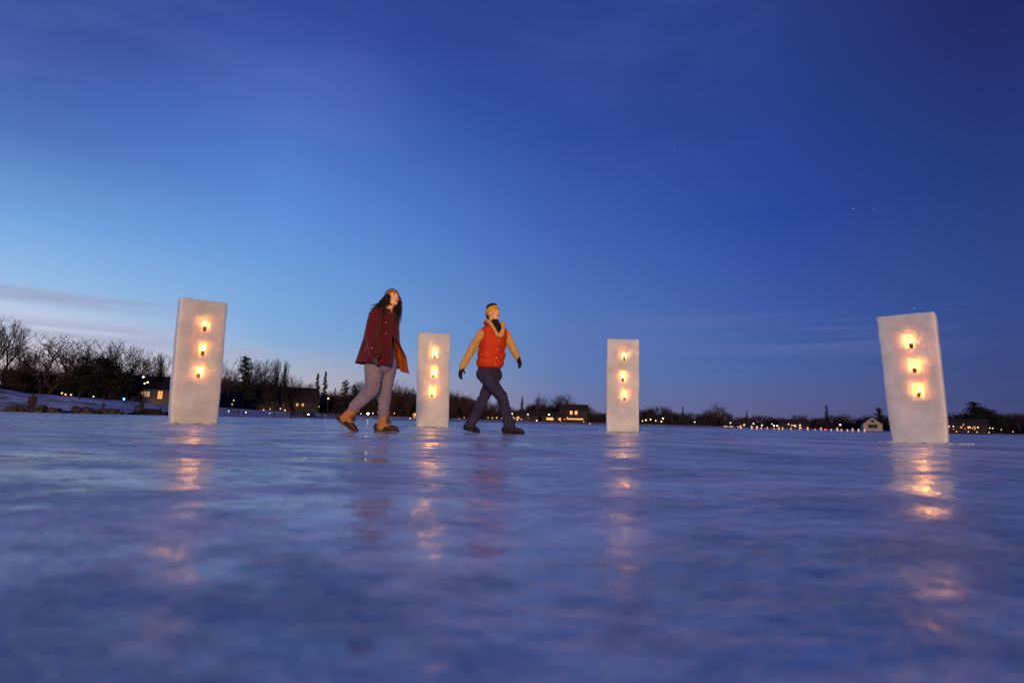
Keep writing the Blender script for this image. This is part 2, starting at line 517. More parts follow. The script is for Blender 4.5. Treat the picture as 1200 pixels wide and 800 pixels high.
# tables over picture column of the far shore
SHORE = [(-900, 46), (0, 47), (110, 50), (200, 60), (260, 78), (320, 105), (430, 150), (600, 195), (760, 225), (900, 245), (1060, 230), (1200, 200), (1900, 190)]
BANKH = [(-900, 3.2), (0, 2.3), (80, 1.95), (200, 1.6), (320, 1.5), (430, 1.3), (600, 1.0), (900, .7), (1200, .6), (1900, .6)]
RISE = [(-900, 16), (0, 16), (200, 30), (430, 30), (900, 25), (1900, 25)]
TREED = [(-900, 30), (0, 30), (60, 36), (100, 66), (200, 76), (262, 76), (372, 62), (400, 38), (600, 38), (900, 35), (1200, 30), (1900, 30)]
def col_of(x, y): return 600 + F * x / y * 1.0
def gz(x, y):
    c = col_of(x, y)
    s = y - interp(c, SHORE)
    if s <= 0: return 0.0
    k = min(1, s / interp(c, RISE))
    k = k * k * (3 - 2 * k)
    return interp(c, BANKH) * k + .18 * k * mnoise.noise(Vector((x * .12, y * .12, 0)))

mb = MB()
angs = [R(-56 + 112 * i / 400) for i in range(401)] + [R(56 + 248 * i / 40) for i in range(1, 40)]
rads = [.04]
while rads[-1] < 34: rads.append(rads[-1] * 1.0165)
while rads[-1] < 3600: rads.append(rads[-1] * 1.12)
na = len(angs)
def ice_z(x, y):
    d = math.hypot(x, y)
    k = max(0, 1 - d / 32)
    z = .010 * mnoise.noise(Vector((x * .75, y * .9, 1.5))) + .0042 * 1.4 * mnoise.noise(Vector((x * 2.0, y * 2.7, 7.1))) + .0012 * mnoise.noise(Vector((x * 5.5, y * 7.5, 3.3)))
    return z * k
for r_ in rads:
    for a_ in angs:
        x, y = r_ * math.sin(a_), r_ * math.cos(a_)
        mb.v.append(Vector((x, y, ice_z(x, y) if r_ < 32 else 0)))
for i in range(len(rads) - 1):
    for j in range(na):
        j2 = (j + 1) % na
        mb.f.append((i * na + j, (i + 1) * na + j, (i + 1) * na + j2, i * na + j2)); mb.mi.append(0)
mb.f.append(tuple(range(na))); mb.mi.append(0)
tag(mb.build('lake_ice', M['ice']), kind='structure', label='frozen lake of smooth scuffed blue ice')

mb = MB()
cols_ = [-900 + 14 * i for i in range(0, 201)]
steps = [-1.2, 0, .8, 1.8, 3, 5, 7.5, 10, 13, 16, 20, 25, 32, 45, 80, 200, 700, 2600]
for c in cols_:
    t = (c - 600) / F
    ys = interp(c, SHORE)
    for s in steps:
        y = ys + s + (.9 * mnoise.noise(Vector((c * .05, 0, 3))) if s < 5 else 0)
        x = t * y
        z = gz(x, y) + (.004 + .05 * min(1, s / 3) if s > 0 else (-.12 if s < 0 else .02))
        mb.v.append(Vector((x, y, z)))
n = len(steps)
for i in range(len(cols_) - 1):
    for j in range(n - 1):
        mb.f.append((i * n + j, (i + 1) * n + j, (i + 1) * n + j + 1, i * n + j + 1)); mb.mi.append(0)
tag(mb.build('snowy_shore', M['snow']), kind='structure', label='snow covered lake shore rising behind the ice')

# ------------------------------------------------------------------ ice pillars with candles
def flame_mesh():
    mb = MB()
    prof = [(0, .001), (.004, .006), (.012, .0095), (.022, .008), (.034, .004), (.044, .0006)]
    mb.loft([(0, 0, z) for z, r in prof], [r for z, r in prof], n=10, cap=False)
    return mb.mesh('flame')
FLAME = flame_mesh()
def make_candle():
    root = empty('candle', (0, 0, 0))
    mb = MB()
    mb.loft([(0, 0, .006), (0, 0, .02), (0, 0, .05), (0, 0, .078), (0, 0, .08)], [.021, .0235, .025, .026, .0235], n=18, cap=False)
    mb.build('candle_holder', M['wax'], root)
    mb = MB(); mb.prism(Vector((0, 0, .078)), Vector((.002, 0, .096)), .0016, .0012, 5)
    mb.build('wick', M['lace'], root)
    fl = link('flame', FLAME, M['flame'], root); fl.location = (0, 0, .09)
    return root
CANDLE = make_candle()
used_candle = [False]
CLABEL = {}
def ice_pillar(u, v, Y, W, H, D, lean, yaw, niches, label, seed, where, taper=0.0, notch=.05):
    """niches: list of (x, z0, w, h) on the front face in metres from base centre"""
    base = at(u, v, Y); base.z = 0
    root = empty('ice_pillar', base, yaw)
    tag(root, label, 'ice pillar', 'candlelit ice pillars on the lake')
    mt = block_ice('pillar_ice_%d' % seed, seed * 3.7)
    def lines(a, b, extra, step):
        L = sorted(set([round(q, 4) for q in [a, a + .012, a + .03, b - .03, b - .012, b] + extra]))
        out = [L[0]]
        for q in L[1:]:
            k = max(1, int(math.ceil((q - out[-1]) / step)))
            p0 = out[-1]
            for i in range(1, k + 1): out.append(p0 + (q - p0) * i / k)
        return out
    ex, ez = [], []
    for (nx, z0, w, h) in niches:
        ex += [nx - w / 2, nx + w / 2]; ez += [z0, z0 + h]
    xs = lines(-W / 2, W / 2, ex, .05); zs = lines(0, H, ez, .06); ys = lines(-D / 2, D / 2, [], .06)
    bm = bmesh.new()
    cache = {}
    rr = .014
    def shape(p):
        q = Vector((max(-W / 2 + rr, min(W / 2 - rr, p[0])), max(-D / 2 + rr, min(D / 2 - rr, p[1])), max(0, min(H - rr, p[2]))))
        d = Vector(p) - q
        if d.length > 1e-6: q = q + d.normalized() * min(rr, d.length)
        edge = max(abs(p[0]) / (W / 2), 0)
        nn = Vector((p[0] * 1.5 + seed, p[1] * 1.5, p[2] * 1.5))
        k = 1 - taper * (1 - p[2] / H)
        k -= notch * max(0, 1 - p[2] / (.10 * H)) ** .8 * (.75 + .5 * mnoise.noise(Vector((p[0] * 4, p[1] * 4, seed))))
        wv = mnoise.noise(nn) * .014 + mnoise.noise(nn * 4.3) * .005
        x = q.x * k + wv * (1 if abs(p[0]) > W / 2 - .02 else .3)
        y = q.y * k + mnoise.noise(nn + Vector((9, 9, 9))) * .012 * (1 if abs(p[1]) > D / 2 - .02 else .2)
        z = q.z + (.014 * mnoise.noise(nn + Vector((4, 2, 1))) if p[2] > H - .05 else 0)
        return Vector((x + math.tan(lean) * z, y, z - (.01 if p[2] <= 0 else 0)))
    def V(p):
        k = (round(p[0], 4), round(p[1], 4), round(p[2], 4))
        if k not in cache: cache[k] = bm.verts.new(shape(p))
        return cache[k]
    def inn(x, z):
        for i, (nx, z0, w, h) in enumerate(niches):
            if abs(x - nx) < w / 2 and z0 < z < z0 + h: return i
        return None
    def quad(a, b, c, d): bm.faces.new((V(a), V(b), V(c), V(d)))
    y0, y1 = -D / 2, D / 2
    for i in range(len(xs) - 1):
        for k in range(len(zs) - 1):
            a, b, c, d = xs[i], xs[i + 1], zs[k], zs[k + 1]
            if inn((a + b) / 2, (c + d) / 2) is None:
                quad((a, y0, c), (b, y0, c), (b, y0, d), (a, y0, d))
            quad((b, y1, c), (a, y1, c), (a, y1, d), (b, y1, d))
    for j in range(len(ys) - 1):
        for k in range(len(zs) - 1):
            a, b, c, d = ys[j], ys[j + 1], zs[k], zs[k + 1]
            quad((-W / 2, b, c), (-W / 2, a, c), (-W / 2, a, d), (-W / 2, b, d))
            quad((W / 2, a, c), (W / 2, b, c), (W / 2, b, d), (W / 2, a, d))
    for i in range(len(xs) - 1):
        for j in range(len(ys) - 1):
            a, b, c, d = xs[i], xs[i + 1], ys[j], ys[j + 1]
            quad((a, c, H), (b, c, H), (b, d, H), (a, d, H))
            quad((a, d, 0), (b, d, 0), (b, c, 0), (a, c, 0))
    # niche walls, carved .2 m into the block
    ND = .19
    for ni, (nx, z0, w, h) in enumerate(niches):
        X = [q for q in xs if nx - w / 2 - 1e-4 <= q <= nx + w / 2 + 1e-4]
        Zz = [q for q in zs if z0 - 1e-4 <= q <= z0 + h + 1e-4]
        Yy = [y0, y0 + .03, y0 + .09, y0 + .14, y0 + ND]
        nc = {}
        def NV(x, y, z):
            if abs(y - y0) < 1e-6: return V((x, y, z))
            k = (round(x, 4), round(y, 4), round(z, 4))
            if k not in nc:
                s = shape((nx, 0, z))
                dx = s.x - nx
                f = 1 - .12 * (y - y0) / ND
                g = mnoise.noise(Vector((x * 14, y * 14, z * 14 + seed))) * .006
                nc[k] = bm.verts.new((nx + (x - nx) * f + dx + g, y + g, z + g * .5))
            return nc[k]
        for j in range(len(Yy) - 1):
            a, b = Yy[j], Yy[j + 1]
            for k in range(len(Zz) - 1):
                c, d = Zz[k], Zz[k + 1]
                bm.faces.new((NV(X[0], a, c), NV(X[0], b, c), NV(X[0], b, d), NV(X[0], a, d)))
                bm.faces.new((NV(X[-1], b, c), NV(X[-1], a, c), NV(X[-1], a, d), NV(X[-1], b, d)))
            for k in range(len(X) - 1):
                c, d = X[k], X[k + 1]
                bm.faces.new((NV(c, a, Zz[0]), NV(d, a, Zz[0]), NV(d, b, Zz[0]), NV(c, b, Zz[0])))
                bm.faces.new((NV(c, b, Zz[-1]), NV(d, b, Zz[-1]), NV(d, a, Zz[-1]), NV(c, a, Zz[-1])))
        b = Yy[-1]
        for k in range(len(X) - 1):
            for l in range(len(Zz) - 1):
                bm.faces.new((NV(X[k], b, Zz[l]), NV(X[k + 1], b, Zz[l]), NV(X[k + 1], b, Zz[l + 1]), NV(X[k], b, Zz[l + 1])))
    bmesh.ops.recalc_face_normals(bm, faces=bm.faces)
    me = bpy.data.meshes.new('block'); bm.to_mesh(me); bm.free()
    link('ice_block', me, mt, root)
    # chips of ice and slush round the foot
    mb = MB()
    rnd = random.Random(seed)
    for i in range(70):
        a = rnd.uniform(0, 2 * math.pi)
        px, py = math.cos(a), math.sin(a)
        q = max(abs(px) / (W / 2), abs(py) / (D / 2))
        d = rnd.uniform(.97, 1.1) + rnd.random() ** 4 * .5
        s = rnd.uniform(.012, .05)
        mb.ell((px / q * d, py / q * d, .004), (s * 1.6, s, s * .32), Matrix.Rotation(rnd.uniform(0, 3), 3, 'Z'), 8, 5)
    mb.build('slush', mt, root)
    # candles
    Mx = Matrix.Translation(base) @ Matrix.Rotation(yaw, 4, 'Z')
    names = ['topmost', 'middle', 'lowest']
    for i, (nx, z0, w, h) in enumerate(niches):
        s = shape((nx, 0, z0))
        p = Mx @ Vector((s.x + rnd.uniform(-.018, .018), -D / 2 + .075, z0 + .001))
        if used_candle[0]: c = copy_tree(CANDLE)
        else: c, used_candle[0] = CANDLE, True
        c.location = p; c.rotation_euler = (0, 0, rnd.uniform(0, 6)); c.scale = (1, 1, rnd.uniform(.85, 1.15))
        tag(c, 'lit votive candle in the %s niche of %s' % (names[i], where), 'candle', 'candles in the ice pillar niches')
        lt = bpy.data.lights.new('candle_light', 'POINT')
        lt.energy, lt.color, lt.shadow_soft_size = 2.6 * (w * h / .035) ** .5, (1, .36, .07), .012
        lo = bpy.data.objects.new('candle_light', lt); lo.location = Vector((0, -.012, .125)); lo.parent = c
        COL.objects.link(lo)

def niches_from(base_u, base_v, Y, lst, w, h):
    """picture centres -> heights above the base"""
    out = []
    b = at(base_u, base_v, Y)
    for (u, v) in lst:
        p = at(u, v, Y)
        out.append((p.x - b.x, p.z - b.z, w, h))
    return out
PILLARS = [
    # base u,v,Y ; top u,v ; width, depth ; niche list (centre of candle glow)
    dict(b=(226, 496, 9.5), t=(238.5, 354), W=.70, D=.36, yaw=R(37), n=[(238.5, 386), (234.5, 414), (231, 440)], nw=.092, nh=.17, zo=-.05,
         label='tall ice pillar nearest the bare trees, leaning right, with three candle niches', where='the ice pillar furthest left', taper=-.0),
    dict(b=(506.5, 500.5, 12.8), t=(508.7, 392), W=.73, D=.4, yaw=R(10), n=[(509, 417), (508, 439.5), (506.7, 462)], nw=.125, nh=.26, zo=-.07,
         label='ice pillar standing between the two walking people, with sharp tall candle niches', where='the ice pillar between the walkers', taper=.04),
    dict(b=(729, 506.5, 12.9), t=(729.5, 398.5), W=.71, D=.4, yaw=R(-8), n=[(731, 421), (730, 445), (730.5, 467)], nw=.095, nh=.17, zo=-.05,
         label='upright ice pillar right of the man, three candles close under a hairline crack', where='the ice pillar just right of the man', taper=.0),
    dict(b=(1079, 520, 8.6), t=(1064, 370), W=.74, D=.42, yaw=R(-40), n=[(1064, 405), (1069, 433), (1072.5, 461)], nw=.125, nh=.2, zo=-.06, nx=.075,
         label='widest ice pillar, alone at the far right, leaning left and narrower at its foot', where='the wide ice pillar furthest right', taper=.06),
]
for i, p in enumerate(PILLARS):
    bu, bv, Y = p['b']
    base = at(bu, bv, Y); top = at(*p['t'], Y)
    H = top.z
    cy = math.cos(p['yaw'])
    lean = math.atan((top.x - base.x) / (top.z - base.z) / cy)
    ns = []
    for (u, v) in p['n']:
        q = at(u, v, Y)
        kx = mnoise.noise(Vector((u * 1.7, v * 2.3, 5)))
        ns.append(((q.x - base.x) / cy - math.tan(lean) * q.z + p.get('nx', 0), q.z + p['zo'], p['nw'] * (1 + .16 * kx), p['nh'] * (1 - .2 * kx)))
    ice_pillar(bu, bv, Y, p['W'], H, p['D'], lean, p['yaw'], ns, p['label'], i + 1, p['where'], p['taper'])

# ------------------------------------------------------------------ people
def frame(theta, pitch=0.0):
    """heading: theta 0 faces the camera (-y), +90 deg faces +x. returns matrix cols (right-hand side, forward, up)"""
    h = Vector((math.sin(theta) * math.cos(pitch), -math.cos(theta) * math.cos(pitch), math.sin(pitch)))
    s = Vector((-math.cos(theta), -math.sin(theta), 0))
    return Matrix((s, h, s.cross(h))).transposed()

def head_parts(mb, c, Mh, k=1.0):
    """Mh columns: side, fwd, up"""
    def e(s, f, u, rs, rf, ru): mb.ell(c + Mh @ Vector((s, f, u)) * k, (rs * k, rf * k, ru * k), Mh, 16, 11)
    e(0, -.012, .035, .074, .094, .09)
    e(0, .022, -.035, .057, .066, .083)
    e(0, .058, -.094, .028, .024, .022)
    e(0, .08, .032, .05, .016, .013)
    for sg in (-1, 1):
        e(sg * .036, .058, -.024, .025, .025, .03)
        e(sg * .077, -.006, -.01, .008, .019, .031)
        e(sg * .036, .022, -.068, .02, .035, .026)
    e(0, .104, -.027, .015, .012, .010)
    mb.loft([c + Mh @ Vector(q) * k for q in ((0, .088, .02), (0, .1, -.005), (0, .108, -.025))], [.008 * k, .009 * k, .011 * k], n=8)
    e(0, .09, -.052, .024, .01, .006); e(0, .085, -.08, .022, .012, .007)

def face_bits(root, body, c, Mh, k, brow_mat, smile=1.0):
    P = lambda s, f, u: c + Mh @ Vector((s, f, u)) * k
    for sg in (-1, 1):
        mb = MB(); mb.ell(P(sg * .031, .083, .009), (.0135 * k, .011 * k, .0075 * k), Mh, 12, 8)
        ey = mb.build('eye', M['eye'], root)
        mb = MB(); mb.ell(P(sg * .031, .0915, .009), (.006 * k, .004 * k, .006 * k), Mh, 10, 6)
        mb.build('iris', M['iris'], ey)
        mb = MB(); mb.loft([P(sg * .014, .097, .028), P(sg * .03, .094, .034), P(sg * .047, .082, .029)], [.003 * k, .004 * k, .0025 * k], n=6)
        mb.build('eyebrow', brow_mat, root)
    mb = MB(); mb.ell(P(0, .083, -.066), (.027 * k, .0145 * k, .0105 * k * smile), Mh, 14, 8)
    mo = mb.build('mouth', M['mouth'], root)
    mb = MB(); mb.ell(P(0, .0875, -.0635), (.0235 * k, .0115 * k, .0068 * k), Mh, 12, 7)
    mb.build('teeth', M['teeth'], mo)

def hand(mb, wrist, d, nrm, k=1.0, fat=1.0, thumb=1, curl=.5):
    """five separate fingers; d: wrist->fingers, nrm: palm normal"""
    d = d.normalized(); nrm = (nrm - d * nrm.dot(d)).normalized(); s = d.cross(nrm) * thumb
    mb.loft([wrist, wrist + d * .03 * k, wrist + d * .085 * k], [.026 * k * fat, .036 * k * fat, .04 * k * fat], [.019 * k * fat, .016 * k * fat, .013 * k * fat], side=s, n=12)
    for i, (off, ln) in enumerate(((.030, .068), (.010, .078), (-.010, .072), (-.030, .056))):
        p = wrist + d * .085 * k + s * off * k
        dd = d.copy(); pts = [p - d * .02 * k, p]
        for j, fr in enumerate((.45, .32, .23)):
            dd = (dd + nrm * curl * (.35 + .3 * j) + s * off * .8).normalized()
            p = p + dd * ln * k * fr; pts.append(p)
        mb.loft(pts, [r * k * fat for r in (.0095, .0095, .009, .0082, .007)], n=8)
    p = wrist + d * .028 * k + s * .028 * k
    a = (d * .6 + s * .75 + nrm * .25).normalized(); b = (d * .85 + s * .3 + nrm * .45).normalized()
    mb.loft([p - s * .015 * k, p, p + a * .034 * k, p + a * .034 * k + b * .03 * k], [r * k * fat for r in (.012, .013, .011, .0085)], n=8)

def boot(root, origin, theta, pitch, kind, roll=0.0, L=.88):
    """origin: ground point under the ball of the foot / toe pivot; local axes: forward f, up u, side s"""
    q = frame(theta, 0)
    s, h = q.col[0].copy(), q.col[1].copy()
    Rm = Matrix.Rotation(-pitch, 3, s) if pitch else Matrix.Identity(3)
    P = lambda f, u, sd=0.0: origin + Rm @ (h * f + Vector((0, 0, 1)) * u + s * sd) * L
    lower, upper = ('rubber', 'leather') if kind == 'duck' else ('black_shoe', 'black_shoe')
    # foot shell
    mb = MB()
    prof = [(-.27, .045, .035, .045), (-.25, .05, .039, .05), (-.2, .05, .038, .05), (-.13, .047, .041, .047), (-.06, .042, .048, .042), (-.01, .036, .046, .036), (.03, .028, .034, .026)]
    mb.loft([P(f, u + .012) for f, u, a, b in prof], [a * L for f, u, a, b in prof], [b * L for f, u, a, b in prof], side=s, n=16)
    mb.loft([P(-.2, .06), P(-.13, .075), P(-.07, .058)], [.038 * L, .04 * L, .036 * L], [.05 * L, .042 * L, .03 * L], side=s, n=14)
    me = mb.fuse(.005, 4)
    foot = link('rubber_foot' if kind == 'duck' else 'shoe_upper', me, M[lower], root)
    # sole with heel
    mb = MB()
    out = []
    for f, w in ((-.285, .022), (-.27, .034), (-.22, .04), (-.15, .039), (-.09, .045), (-.03, .05), (.02, .042), (.05, .025), (.058, .008)):
        out.append((f, w))
    for lo, hi, rng in ((0.0, .022, out), ):
        vs, fs = [], []
        k = len(rng)
        for z in (lo, hi):
            for f, w in rng: vs.append(P(f, z, w))
            for f, w in reversed(rng): vs.append(P(f, z, -w))
        m = 2 * k
        fs.append(tuple(range(m - 1, -1, -1))); fs.append(tuple(range(m, 2 * m)))
        for i in range(m): fs.append((i, (i + 1) % m, m + (i + 1) % m, m + i))
        mb.add(vs, fs)
    mb.build('sole', M['tyre'] if kind != 'duck' else M['rubber'], root, smooth=False)
    # shaft
    mb = MB()
    top = .262 if kind == 'duck' else .17
    mb.loft([P(-.2, .06), P(-.19, .09), P(-.175, .13), P(-.165, top - .02), P(-.162, top)], [k_ * L for k_ in (.05, .054, .056, .06, .062)], [k_ * L for k_ in (.062, .064, .066, .07, .072)], side=s, n=18)
    mb.loft([P(-.17, .07), P(-.11, .09), P(-.06, .072)], [.042 * L, .042 * L, .034 * L], [.045 * L, .036 * L, .02 * L], side=s, n=14)
    me = mb.fuse(.006, 4); folds(me, .0035, 14)
    sh = link('shaft', me, M[upper], root)
    if kind == 'duck':
        mb = MB()
        for f, u in ((-.07, .11), (-.09, .138), (-.102, .168), (-.105, .2), (-.104, .23)):
            mb.loft([P(f - .03, u - .004, -.042), P(f + .006, u + .012, -.018), P(f + .012, u + .016, .0), P(f + .006, u + .012, .018), P(f - .03, u - .004, .042)], .0048, n=6)
        mb.loft([P(-.11, .16, -.01), P(-.07, .15, -.035), P(-.085, .12, -.05)], .004, n=6)
        mb.loft([P(-.11, .16, .01), P(-.065, .15, .03), P(-.08, .12, .045)], .004, n=6)
        mb.build('laces', M['lace'], sh)
        mb = MB()
        mb.loft([P(-.162, top - .005), P(-.161, top + .012)], [.066 * L, .064 * L], [.076 * L, .074 * L], side=s, n=18)
        mb.build('boot_collar', M['leather'], sh)
    return foot

def ring_band(c, Mh, k, lo, hi, scale, n=40, m=8, thick=.006, puff=0.0):
    """knitted band/cap hugging the skull. lo(a), hi(a): heights (m) at angle a (0 front)"""
    mb = MB()
    C0 = Vector((0, -.012, .035)); rad = (.074 * scale, .094 * scale, .09 * scale)
    rows = []
    for j in range(m + 1):
        row = []
        for i in range(n):
            a = 2 * math.pi * i / n
            z = lo(a) + (hi(a) - lo(a)) * j / m
            t = max(-.9999, min(.9999, (z - C0.z) / rad[2]))
            q = math.sqrt(1 - t * t)
            pf = 1 + puff * math.sin(math.pi * j / m)
            row.append(Vector((math.sin(a) * rad[0] * q * pf, C0.y + math.cos(a) * rad[1] * q * pf, z)))
        rows.append(row)
    vs = [c + Mh @ p * k for row in rows for p in row]
    fs = [(j * n + i, j * n + (i + 1) % n, (j + 1) * n + (i + 1) % n, (j + 1) * n + i) for j in range(m) for i in range(n)]
    mb.add(vs, fs)
    me = mb.mesh()
    o = bpy.data.objects.new('tmp', me); COL.objects.link(o)
    sd_ = o.modifiers.new('s', 'SOLIDIFY'); sd_.thickness = thick; sd_.offset = 1
    dg = bpy.context.evaluated_depsgraph_get(); dg.update()
    res = bpy.data.meshes.new_from_object(o.evaluated_get(dg))
    bpy.data.objects.remove(o); bpy.data.meshes.remove(me)
    bm = bmesh.new(); bm.from_mesh(res); bmesh.ops.recalc_face_normals(bm, faces=bm.faces); bm.to_mesh(res); bm.free()
    return res

# ---- woman
def woman():
    Y0 = 6.8
    W = lambda u, v, dy=0.0: at(u, v, Y0 + dy)
    base = Vector((at(446, 506, Y0).x, Y0, 0))
    root = empty('person', (0, 0, 0))
    tag(root, 'person in a long maroon coat, brown knit hat and tan boots walking and looking up', 'person', 'people walking on the ice')
    TH = R(46); q = frame(TH)
    rs, h = q.col[0].copy(), q.col[1].copy()
    up = Vector((0, 0, 1))
    hc = W(459.6, 349.5); Mh = frame(R(47), R(14)); k = .94
    chest = W(448, 380); neck = W(454.5, 363.5); pelvis = W(447, 421)
    shR = W(440.0, 370, -.15); shL = chest + (chest - shR) * .9; shL.z = shR.z
    elR = W(434.8, 391, -.26); wrR = W(439.0, 412, -.33)
    elL = shL + Vector((.05, .12, -.27)); wrL = elL + Vector((-.1, .06, -.2))
    hipR, hipL = pelvis + rs * .09, pelvis - rs * .09
    hipR.z -= .05; hipL.z -= .05
    knR, knL = W(436.5, 456, -.12), W(451.5, 457, .1)
    anR, anL = W(405.5, 490.5, -.06), W(447.5, 492, .1); cuR, cuL = W(415.5, 476.5, -.07), W(449.3, 482.5, .1)
    # body
    mb = MB()
    head_parts(mb, hc, Mh, k)
    mb.loft([hc + Mh @ Vector((0, -.02, -.06)), neck, chest + up * .06], [.05, .052, .07], n=14)
    mb.loft([neck - up * .03, chest, (chest + pelvis) / 2, pelvis], [.1, .16, .13, .15], [.08, .11, .1, .11], side=rs, n=18)
    for a, b, c in ((shR, elR, wrR), (shL, elL, wrL)):
        mb.loft([a + (chest - a) * .3, a, (a + b) / 2, b, (b + c) / 2, c], [.05, .05, .043, .036, .034, .024], n=12)
    hand(mb, wrR, Vector((.12, -.1, -1)), Vector((.6, .6, 0)), .92, .75, 1, .45)
    hand(mb, wrL, Vector((.3, -.1, -1)), Vector((-.6, -.4, 0)), .92, .75, 1, .45)
    for a, b, q_, c in ((hipR, knR, cuR, anR), (hipL, knL, cuL, anL)):
        mb.loft([a, (a + b) / 2, b, q_, c], [.078, .066, .048, .036, .028], n=14)
    thR, thL = R(88), R(84)
    toeR = W(413.3, 506.4, -.06); toeR.z = .004
    toeL = W(462.5, 506, .1); toeL.z = .004
    for an, toe in ((anR, toeR), (anL, toeL)):
        md = an * .6 + toe * .4; md.z = min(md.z, an.z * .5)
        mb.loft([an, md, toe + up * .028], [.024, .017, .014], n=10)
    body = link('body', mb.fuse(.0045, 7), M['skin_w'], root)
    face_bits(root, body, hc, Mh, k, M['hair_dark'], 1.0)
    # jeans
    mb = MB()
    mb.loft([pelvis + up * .1, pelvis, pelvis - up * .07], [.155, .165, .16], [.125, .138, .13], side=rs, n=20)
    mb.loft([hipR, hipR * .6 + knR * .4, knR, knR * .5 + cuR * .5, cuR], [.118, .106, .087, .078, .066], n=18)
    mb.loft([hipL, hipL * .6 + knL * .4, knL, knL * .5 + cuL * .5, cuL], [.118, .102, .082, .074, .062], n=18)
    me = mb.fuse(.009, 5); folds(me, .0055, 13, (1, 1, 1.7), 3.3)
    link('jeans', me, M['jeans_w'], root)
    # boots
    boot_root = empty('boot', toeR); boot_root.parent = root
    bm_ = boot(boot_root, Vector((0, 0, 0)), thR, R(34), 'duck')
    boot_root2 = empty('boot', toeL); boot_root2.parent = root
    boot(boot_root2, Vector((0, 0, 0)), thL, 0, 'duck')
    # coat: one wrapped sheet open at the lower front
    N, V_ = 56, 30
    zt, zb = neck.z - .045, .785
    def coat_pt(t, v, inset=0.0):
        z = zt + (zb - zt) * v
        cx = neck + (chest - neck) * min(1, v / .25) if v < .25 else chest + (pelvis + Vector((.0, 0, 0)) - chest) * ((v - .25) / .75)
        c = Vector((cx.x, cx.y, z))
        a = interp(v, [(0, .08), (.05, .12), (.12, .165), (.22, .195), (.36, .208), (.6, .24), (1, .305)]) - inset
        b = interp(v, [(0, .08), (.05, .105), (.12, .135), (.3, .162), (.6, .205), (1, .262)]) - inset
        op = max(0, (v - .42) / .58)
        ph = .03 * op * 6 + t * (2 * math.pi - .30 * op) - .05
        # t: 0 right front edge -> right side -> back -> left side -> left front edge
        wob = 1 + (.045 * math.sin(ph * 5 + v * 2.2) + .03 * math.sin(ph * 9 - v * 3 + 1)) * max(0, v - .2)
        p = c + (h * math.cos(ph) * b + rs * math.sin(ph) * a) * wob
        w = max(0, (t - .70) / .30)
        o2 = max(0, (v - .34) / .66)
        if w > 0 and o2 > 0:                                                    # left panel swung open like a door
            hinge = c - rs * a * .62
            wv = .018 * math.sin(w * 9 + v * 3)
            door = hinge + Vector((.20, -.07, 0)) * w * (.55 + .45 * v) + Vector((0, wv, -.07 * w * v))
            p = p.lerp(door, min(1, o2 * 1.7) * min(1, w * 2.2))
        if v > .97: p.z += 0
        p.z += .035 * math.sin(ph + .5) * max(0, v - .5) - .02 * math.cos(ph) * v
        return p
    def sheet(inset, t0=0.0, t1=1.0):
        mb = MB()
        for j in range(V_ + 1):
            for i in range(N + 1):
                mb.v.append(coat_pt(t0 + (t1 - t0) * i / N, j / V_, inset))
        for j in range(V_):
            for i in range(N):
                a = j * (N + 1) + i
                mb.f.append((a, a + 1, a + N + 2, a + N + 1)); mb.mi.append(0)
        return mb
    coat_root = empty('coat', (0, 0, 0)); coat_root.parent = root
    me = sheet(0).mesh(); folds(me, .011, 6, (1, 1, .45), 1.0)
    o = link('coat_shell', me, M['coat'], coat_root)
    sdm = o.modifiers.new('thick', 'SOLIDIFY'); sdm.thickness = .008; sdm.offset = 1
    me = sheet(.018).mesh(); folds(me, .011, 6, (1, 1, .45), 1.0)
    link('lining', me, M['lining'], coat_root)
    # shoulders / yoke, collar
    mb = MB()
    mb.loft([shR + (shL - shR) * t + up * (.0 + .075 * (1 - (2 * t - 1) ** 2)) for t in (0, .15, .32, .5, .68, .85, 1)], [.066, .078, .08, .08, .08, .078, .066], [.07, .078, .08, .08, .08, .078, .07], side=h, n=16)
    me = mb.fuse(.008, 6)
    link('yoke', me, M['coat'], coat_root)
    mb = MB()
    cc = neck + up * .0
    pts = [cc + h * math.cos(a) * .082 + rs * math.sin(a) * .088 + up * (.014 - .035 * math.cos(a)) for a in [R(20 + 320 * i / 14) for i in range(15)]]
    mb.loft(pts, [.022] * 15, [.036] * 15, side=None, n=10)
    link('collar', mb.fuse(.006, 4), M['coat'], coat_root)
    for nm, a, b, c in (('r', shR, elR, wrR), ('l', shL, elL, wrL)):
        mb = MB()
        mb.loft([a + (chest - a) * .25 + up * .01, a, a * .5 + b * .5, b, b * .5 + c * .5, c + (c - b) * .05], [.08, .08, .077, .072, .068, .064], n=18)
        me = mb.fuse(.008, 4); folds(me, .007, 11, (1, 1, 1.5), 5)
        sl = link('sleeve', me, M['coat'], coat_root)
        mb = MB(); dd = (c - b).normalized()
        mb.loft([c - dd * .012, c + dd * .02], [.067, .066], n=18)
        link('cuff', mb.fuse(.006, 3), M['coat'], sl)
    mb = MB(); mb.ell(wrR + Vector((-.02, -.068, .035)), (.007, .005, .007)); mb.build('snap', M['metal'], coat_root)
    for vv in (.2, .42):
        mb = MB(); p = coat_pt(.06, vv); mb.ell(p + h * .012, (.007, .007, .007)); mb.build('snap', M['metal'], coat_root)
    mb = MB()
    mb.loft([coat_pt(0.0, v) + h * .011 + Vector((0, -.004, 0)) for v in [.03 + .94 * i / 16 for i in range(17)]], .0055, n=6)
    mb.build('zip', M['metal_dark'], coat_root)
    mb = MB()                                      # patch pocket with flap on the near side
    vs, fs = [], []
    for j in range(7):
        for i in range(9):
            vs.append(coat_pt(.07 + .13 * i / 8, .62 + .2 * j / 6) + (h * .6 + rs * .8).normalized() * .016)
